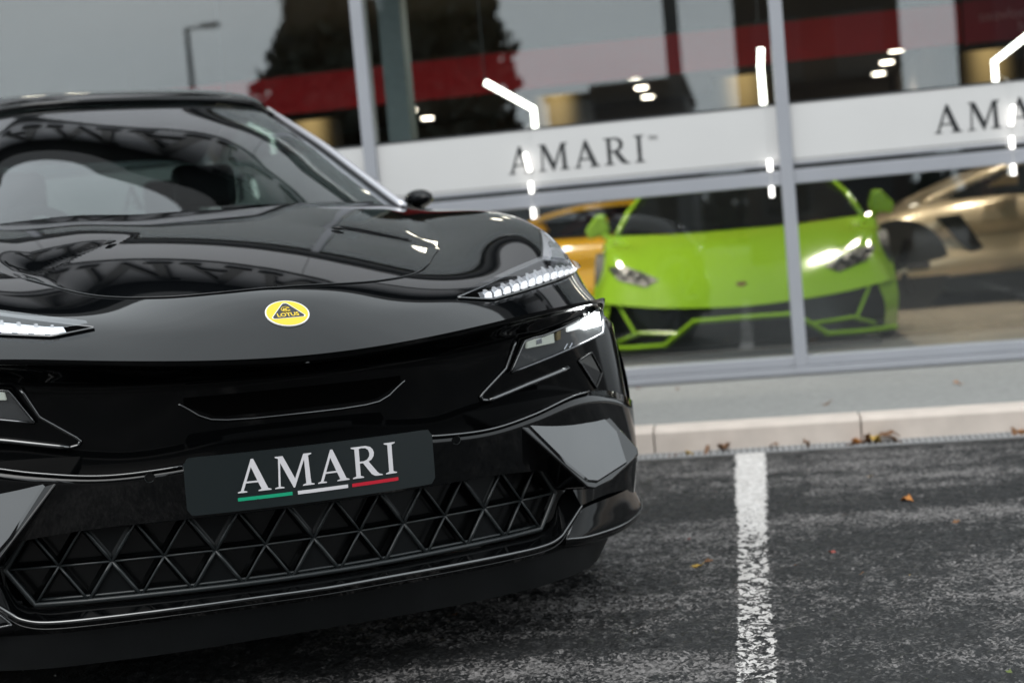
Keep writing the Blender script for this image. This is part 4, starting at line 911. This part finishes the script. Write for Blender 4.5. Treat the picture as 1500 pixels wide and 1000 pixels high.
# ------------------------------------------------------------------ cars in the showroom
M['green'] = simple('lime_green_paint', (.27, .47, .028), .15, coat=.6)
M['yellow'] = simple('amber_yellow_paint', (.85, .45, .010), .2, coat=1.)
M['bronze'] = simple('champagne_gold_paint', (.42, .335, .225), .30, .35, coat=.6)
M['darkglass'] = simple('dark_car_glass', (.008, .009, .010), .05)
M['carblack'] = simple('satin_black_trim', (.010, .011, .012), .35)
M['lampsilver'] = simple('headlamp_silver', (.16, .165, .18), .3, .5)
def sgrid(rows, nr, nc):  # symmetric loft, rows of right-half points
    return loft(rows, nr, nc)
def supercar_front(root):
    H0 = [(0,1.10,.755),(.43,1.15,.757),(.80,1.28,.772),(.92,1.25,.74),(.965,1.25,.60)]
    H1 = [(0,.70,.650),(.36,.73,.640),(.62,.80,.652),(.86,.85,.672),(.965,.95,.55)]
    H2 = [(0,.30,.480),(.34,.33,.470),(.58,.45,.505),(.82,.60,.560),(.965,.70,.455)]
    H3 = [(0,.0,.295),(.36,.07,.307),(.62,.20,.325),(.87,.35,.357),(.955,.50,.365)]
    body = surf('body', sgrid([H0, H1, H2, H3], 36, 81), M['green'], root)
    surf('body_lip', sgrid([H3, [(u, v+.05, z-.012) for u, v, z in H3]], 3, 81), M['green'], root)
    sd = [[(.955,.50,.365),(.965,.70,.455),(.965,.95,.55),(.965,1.25,.60),(.965,1.7,.66),(.96,2.6,.68),(.985,3.4,.74),(.90,4.4,.72)],
          [(.96,.50,.24),(.975,.72,.34),(.975,.95,.42),(.975,1.25,.42),(.96,1.7,.40),(.93,2.6,.36),(.99,3.4,.45),(.90,4.45,.45)],
          [(.93,.52,.07),(.95,.60,.07),(.96,.66,.07),(.965,1.42,.07),(.96,1.7,.06),(.95,2.6,.06),(.97,3.1,.07),(.88,4.4,.2)]]
    for s in (-1, 1):
        G = np.array([catmull(np.array(r), 60) for r in sd]); G = catmull(G, 9); G[:, :, 0] *= s
        surf('body_side', G, M['green'], root)
    # windscreen, roof, rear
    surf('windscreen', sgrid([[(0,1.08,.757),(.43,1.13,.760),(.82,1.28,.775)], [(0,1.42,.93),(.4,1.46,.93),(.75,1.56,.93)], [(0,1.88,1.10),(.36,1.90,1.098),(.63,1.98,1.09)]], 12, 41), M['darkglass'], root)
    surf('roof', sgrid([[(0,1.88,1.10),(.36,1.90,1.098),(.63,1.98,1.09)], [(0,2.4,1.115),(.36,2.4,1.11),(.60,2.4,1.09)], [(0,3.4,.93),(.4,3.4,.92),(.62,3.4,.88)], [(0,4.4,.78),(.5,4.4,.77),(.88,4.4,.72)]], 16, 41), M['green'], root)
    for s in (-1, 1):
        MB().tube([(s*.84,1.27,.776),(s*.765,1.55,.935),(s*.690,1.75,1.035),(s*.63,1.99,1.095),(s*.61,2.4,1.095),(s*.66,3.4,.88)], .017, 8).build('pillar', M['green'], root, True)
        G = np.array([catmull(np.array(r), 30) for r in ([(.84,1.28,.77),(.76,1.56,.92),(.63,1.98,1.08),(.60,2.4,1.08),(.64,3.3,.88)], [(.93,1.25,.73),(.95,1.7,.68),(.95,2.0,.68),(.95,2.6,.69),(.96,3.3,.74)])]); G[:, :, 0] *= s
        surf('side_window', G, M['carblack'], root)
        V_ = [(s*.895,1.42,.815),(s*.925,1.40,.930),(s*.985,1.40,.935),(s*1.075,1.42,.83),(s*1.055,1.42,.762),(s*.92,1.42,.795)]
        m_ = MB().prism(V_ if s < 0 else V_[::-1], (0, .16, .01)).build('mirror', M['green'], root); bevel(m_, .02, 3)
        MB().tube([(s*.86,1.38,.74),(s*.95,1.45,.79)], .025, 8).build('mirror_arm', M['green'], m_)
        # headlamp
        hb = bvh_of([body])
        def onb(u, z, o=0.):
            h = hb.ray_cast(Vector((s*u, -2, z)), Vector((0, 1, 0))); n = h[1]
            if n is None: return Vector((s*u, .6, z))
            if n.y > 0: n = -n
            return h[0]+n*o
        hp = [(.515,.475),(.60,.437),(.78,.490),(.845,.555),(.85,.577),(.74,.573)]
        q = [hp[0], hp[1], hp[2], hp[3], hp[4], hp[5]]
        G = np.array([[onb(a[0]*(1-t)+b[0]*t, a[1]*(1-t)+b[1]*t, .006) for a, b in zip(catmull(np.array([hp[0], hp[1], hp[2], hp[3]]), 16, True), catmull(np.array([hp[0], (.62,.525), hp[5], hp[4]]), 16, True))] for t in np.linspace(0, 1, 5)])
        hl = surf('headlight', G, M['carblack'], root)
        for (a, b, c_) in (((.58,.470),(.63,.515),(.66,.480)), ((.66,.482),(.70,.535),(.74,.500)), ((.74,.502),(.785,.552),(.82,.545))):
            MB().tube([onb(*a, .012), onb(*b, .012), onb(*c_, .012)], .010, 6).build('lamp_fin', M['lampsilver'], hl)
        # bumper blades
        def path(pts, r, name): return MB().tube([(s*u, v, z) for u, v, z in pts], r, 4).build(name, M['green'], root)
        path([(0,-.04,.228),(.30,-.03,.226),(.49,.03,.088),(.70,.12,.080),(.92,.30,.078)], .017, 'bumper_blade')
        path([(.40,.03,.155),(.65,.13,.168),(.79,.24,.115)], .013, 'bumper_blade')
        path([(.775,.33,.335),(.675,.16,.168)], .014, 'bumper_blade')
        path([(.36,.02,.185),(.49,.03,.088)], .012, 'bumper_blade')
        # cheek beyond the intake
        G = np.array([[(.83,.34,.345),(.86,.30,.22),(.84,.25,.09)], [(.955,.50,.365),(.96,.46,.24),(.935,.46,.07)]]); G = np.array([catmull(r, 12) for r in G]); G[:, :, 0] *= s
        surf('cheek', G, M['green'], root)
        for av in (.98, 3.55):
            MB().tube([(s*.70, av, .335), (s*.955, av, .335)], .335, 32).build('tyre', M['rubber'], root)
            MB().tube([(s*.95, av, .335), (s*.962, av, .335)], .24, 20).build('rim', M['rim'], root)
    surf('grille', sgrid([[(0,.07,.29),(.36,.13,.30),(.62,.25,.32),(.88,.42,.35)], [(0,.07,.02),(.36,.10,.02),(.62,.20,.02),(.88,.42,.03)]], 4, 31), M['carblack'], root)
    MB().box((-.80, .01, .0), (.80, .30, .055)).build('splitter', M['carblack'], root)
    MB().box((-.85, .3, .06), (.85, 4.3, .12)).build('underbody', M['carblack'], root)
    MB().tube([(.70*math.cos(q), 0, 0) for q in (0,)]*2, .001, 3)
    b_ = MB().prism([(-.03,.205,.425),(.03,.205,.425),(.032,.215,.44),(0,.17,.385),(-.032,.215,.44)][:2]+[(.03,.20,.41),(0,.165,.375),(-.03,.20,.41)], (0, -.012, .01)).build('badge', M.setdefault('crest', simple('gold_black_crest', (.16, .07, .01), .3)), root)
root = fr(empty('sports_car'), -.035, 1.05, .131)
tag(root, 'lime green low sports car facing out through the showroom glass', 'car')
supercar_front(root)
def supercar_side(root, paint):
    """long low coupe, nose at x=0, nearside at y=0 (towards the glass), x rearwards"""
    W_ = 2.0
    st = [(0,.30,.42),(.25,.16,.52),(.7,.05,.68),(1.2,.02,.80),(1.7,.03,.83),(2.4,.06,.83),(3.2,.02,.90),(3.9,.02,.90),(4.4,.10,.84),(4.6,.2,.70)]
    rows = []
    for x, ins, zt in st:
        r = [(x, ins+.30, zt+.02), (x, ins+.10, zt), (x, ins+.0, zt-.16), (x, ins+.03, zt-.30 if x < 4.5 else .5), (x, ins+.07, .20)]
        rows.append(r+[(a, W_-b, c) for a, b, c in r[::-1]])
    G = catmull(np.array(rows), 60); G = np.array([catmull(r, 33) for r in G])
    surf('body', G, paint, root)
    top = [[(x, y, z) for y in np.linspace(ins+.28, W_-ins-.28, 9) for z in (zt+.02+.03*math.sin(math.pi*(y-ins-.28)/(W_-2*ins-.56)),)] for x, ins, zt in st]
    surf('deck', catmull(np.array(top), 50), paint, root)
    roofp = [(1.15,.81),(1.45,.93),(1.75,1.03),(2.1,1.09),(2.6,1.10),(3.1,1.04),(3.7,.93)]
    for s, yb, yr in ((0, .12, .42), (1, W_-.12, W_-.42)):
        rf = catmull(np.array([(x, yr, z) for x, z in roofp]), 30); bl = catmull(np.array([(x, yb, zz) for (x, z), zz in zip(roofp, (.80,.83,.84,.84,.86,.90,.92))]), 30)
        surf('side_window', np.array([rf, bl]), M['darkglass'], root)
        MB().tube([tuple(p) for p in rf], .030, 8).build('roof_rail', paint, root, True)
        MB().tube([(2.75, yb+(.02 if s == 0 else -.02), .87), (2.95, yr, 1.06)], .05, 6).build('pillar', paint, root)
        d_ = 1 if s == 0 else -1; y0 = .0 if s == 0 else W_
        V_ = [(1.18,y0,.70),(1.36,y0,.71),(1.52,y0,.44),(1.42,y0,.40)]; V2 = [(3.0,y0,.74),(3.35,y0,.80),(3.30,y0,.46),(3.12,y0,.42)]
        for nm, vv in (('front_vent', V_), ('side_intake', V2)):
            MB().prism([(x, y+d_*.045, z) for x, y, z in vv] , (0, -d_*.05, 0)).build(nm, M['carblack'], root)
        MB().prism([(1.05,y0-d_*.005,.23),(3.45,y0-d_*.005,.23),(3.3,y0-d_*.02,.10),(1.3,y0-d_*.02,.10)], (0, d_*.25, 0)).build('sill', M['carblack'], root)
        for av in (.88, 3.62):
            MB().tube([(av, y0-d_*.012, .335), (av, y0+d_*.30, .335)], .375, 32).build('arch_liner', M['carblack'], root)
            t_ = MB().tube([(av, y0-d_*.016, .335), (av, y0+d_*.28, .335)], .335, 32).build('tyre', M['rubber'], root)
            r_ = MB()
            for k in range(5): q = k*2*math.pi/5; r_.tube([(av+.05*math.cos(q), y0-d_*.03, .335+.05*math.sin(q)), (av+.22*math.cos(q), y0-d_*.025, .335+.22*math.sin(q))], .03, 6)
            r_.build('rim', M['rim'], t_)
        V_ = [(1.55,y0-d_*.10,.90),(1.70,y0-d_*.16,.985),(1.78,y0-d_*.14,.98),(1.80,y0-d_*.02,.90)]
        m_ = MB().prism(V_, (.02, d_*.12, 0)).build('mirror', paint, root)
        hl = MB().prism([(.22,y0+d_*.20,.50),(.55,y0+d_*.10,.60),(.70,y0+d_*.10,.645),(.35,y0+d_*.26,.56)], (0, d_*.16, .02)).build('headlight', M['carblack'], root)
    surf('roof', np.array([[(x, y, z+.015*math.sin(math.pi*(y-.42)/(W_-.84))) for y in np.linspace(.42, W_-.42, 9)] for x, z in catmull(np.array(roofp), 30)]), paint, root)
    MB().box((.3, .15, .10), (4.4, W_-.15, .22)).build('underbody', M['carblack'], root)
g1 = fr(empty('sports_car'), .30, 3.75, .131); g1.rotation_euler = (0, 0, FR+rad(3)); tag(g1, 'champagne gold sports car standing side on at the right of the showroom', 'car'); supercar_side(g1, M['bronze'])
y1 = fr(empty('sports_car'), -3.45, 4.3, .131); y1.rotation_euler = (0, 0, FR+rad(2)); y1.scale = (1, 1, .945); tag(y1, 'amber yellow sports car side on behind the green one, left of it', 'car'); supercar_side(y1, M['yellow'])

# ------------------------------------------------------------------ fallen leaves and grit
LC = {'brown': (.16, .075, .030), 'orange': (.42, .16, .03), 'yellow': (.48, .30, .05), 'red': (.25, .045, .03), 'pale': (.42, .32, .22), 'green': (.10, .13, .03)}
for k, c in LC.items(): M['leaf_'+k] = simple(k+'_leaf', c, .6, var=.35, vscale=60)
def leaf_mesh(name, mat, seed):
    g = np.random.RandomState(seed); n = 9; V_ = []; F_ = []
    for i in range(n):
        t = i/(n-1); w_ = .42*math.sin(math.pi*t**.85)*(1+.25*g.normal()*(.2 < t < .9))*.5; c = .22*math.sin(t*3+seed)+.05*g.normal()
        V_ += [(t-.5, -w_, c+.30*w_*g.rand()), (t-.5, 0, c-.04), (t-.5, w_, c+.35*w_*g.rand())]
    for i in range(n-1):
        for j in range(2): F_.append((3*i+j, 3*i+3+j, 3*i+4+j, 3*i+1+j))
    V_ += [(-.5, -.012, .0), (-.5, .012, .0), (-.72, .01, .10), (-.72, -.01, .10)]; b = 3*n; F_.append((b, b+1, b+2, b+3))
    o = mesh(name, V_, F_, mat, None, True); md = o.modifiers.new('thick', 'SOLIDIFY'); md.thickness = .012
    return o
LV = [(-0.359,-1.76,.012,'brown'),(-0.288,-1.765,.01,'yellow'),(-0.212,-1.76,.012,'brown'),(-0.141,-1.755,.01,'brown'),(0.06,-1.75,.012,'brown'),(0.199,-1.775,.012,'brown'),(0.365,-1.79,.014,'brown'),(0.393,-1.765,.02,'orange'),(0.435,-1.76,.018,'brown'),(0.466,-1.785,.012,'yellow'),(0.52,-1.76,.02,'brown'),(0.536,-1.79,.012,'brown'),(1.019,-1.79,.012,'brown'),(1.049,-1.76,.02,'orange'),
(0.152,-2.605,.008,'orange'),(0.378,-2.558,.008,'pale'),(0.453,-3.006,.008,'orange'),(0.553,-3.37,.008,'brown'),(0.371,-3.296,.006,'brown'),(0.794,-2.626,.008,'red'),(0.791,-2.839,.008,'brown'),(-0.228,-3.418,.008,'red'),(-0.192,-3.769,.008,'yellow'),(-0.156,-3.706,.008,'brown'),(0.19,-3.681,.008,'red'),(0.066,-3.789,.008,'brown'),(0.204,-3.947,.010,'orange'),(0.355,-3.961,.006,'yellow'),(0.248,-3.195,.008,'brown'),(0.46,-4.764,.006,'green'),(-0.784,-4.149,.008,'brown'),
(-0.605,-0.173,.114,'red'),(-0.393,-0.327,.114,'brown'),(0.31,-1.295,.114,'brown'),(0.913,-0.926,.114,'orange')]
LL = ['curled brown leaf against the kerb close to the black car','yellow leaf lying on the drain left of the white line','brown leaf on the drain just left of the white line','flat brown leaf by the kerb at the top of the white line','small brown leaf by the kerb just right of the white line','lone brown leaf on the drain between the white line and the leaf pile',
'leftmost brown leaf of the pile by the kerb joint','orange leaf on top of the pile by the kerb joint','brown leaf in the middle of the pile by the kerb joint','yellow leaf in the pile by the kerb joint','raised brown leaf at the right end of the pile by the kerb joint','rightmost flat brown leaf of the pile by the kerb joint','brown leaf by the kerb at the right edge of the picture','orange leaf by the kerb at the right edge of the picture',
'orange leaf on the asphalt right of the white line near the kerb','pale leaf lying alone on the far asphalt right of the line','long orange leaf on the asphalt at the right','brown leaf on the asphalt at the far right middle','small brown leaf on the asphalt beside the pale speck','red leaf on the far asphalt at the right edge','small brown leaf below the red one at the right edge','small red leaf on the asphalt between the car and the white line','dull yellow leaf on the asphalt close to the black car','brown leaf next to the dull yellow one by the black car',
'red leaf on the asphalt right of the white line','brown leaf just right of the worn white line','bright orange leaf on the asphalt right of the worn line','tiny yellow leaf right of the bright orange leaf','tiny brown leaf on the asphalt right of the line, middle distance','greenish leaf at the bottom right corner of the asphalt','brown leaf on the asphalt under the corner of the black car','red leaf on the pavement against the showroom sill by the car','brown leaf on the pavement left below the showroom sill','brown leaf on the pavement behind the kerb joint','orange leaf on the pavement at the right']
for i, ((a, b, z, c), lab) in enumerate(zip(LV, LL)):
    o = leaf_mesh('fallen_leaf', M['leaf_'+c], i+3); o.data.name = 'leaf'
    s_ = rng.uniform(.065, .10) if i < 14 else rng.uniform(.028, .05)
    if i in (26, 16): s_ = .062
    if 'tiny' in lab or 'small' in lab: s_ *= .7
    fr(o, a, b, z); o.scale = (s_, s_, s_); o.rotation_euler = (rng.uniform(-.3, .3), rng.uniform(-.25, .25), rng.uniform(0, 6.3))
    tag(o, lab, 'leaf', 'fallen autumn leaves')
gv = np.random.RandomState(11); gm = MB()
for i in range(2600):
    a, b = gv.uniform(-2.6, 1.6), gv.uniform(-6.0, -1.85)
    r = (.0016+.0035*gv.rand()**3); q = gv.uniform(0, 6.28)
    c, s_ = math.cos(q)*r, math.sin(q)*r
    gm.add([(a+c, b+s_, .0), (a-s_, b+c, .0), (a-c, b-s_, .0), (a+s_, b-c, .0), (a+.3*c, b+.3*s_, r*.9), (a-.4*s_, b+.3*c, r*.8)], [(0, 1, 5, 4), (1, 2, 5), (2, 3, 4, 5), (3, 0, 4)])
gr_ = fr(gm.build('grit', simple('pale_grit', (.30, .29, .275), .6, var=.5, vscale=400))); tag(gr_, 'pale loose grit scattered over the asphalt', 'grit', kind='stuff')

S.cycles.use_denoising = True; S.cycles.max_bounces = 10; S.cycles.transparent_max_bounces = 16; S.cycles.glossy_bounces = 6
S.cycles.sample_clamp_indirect = 8
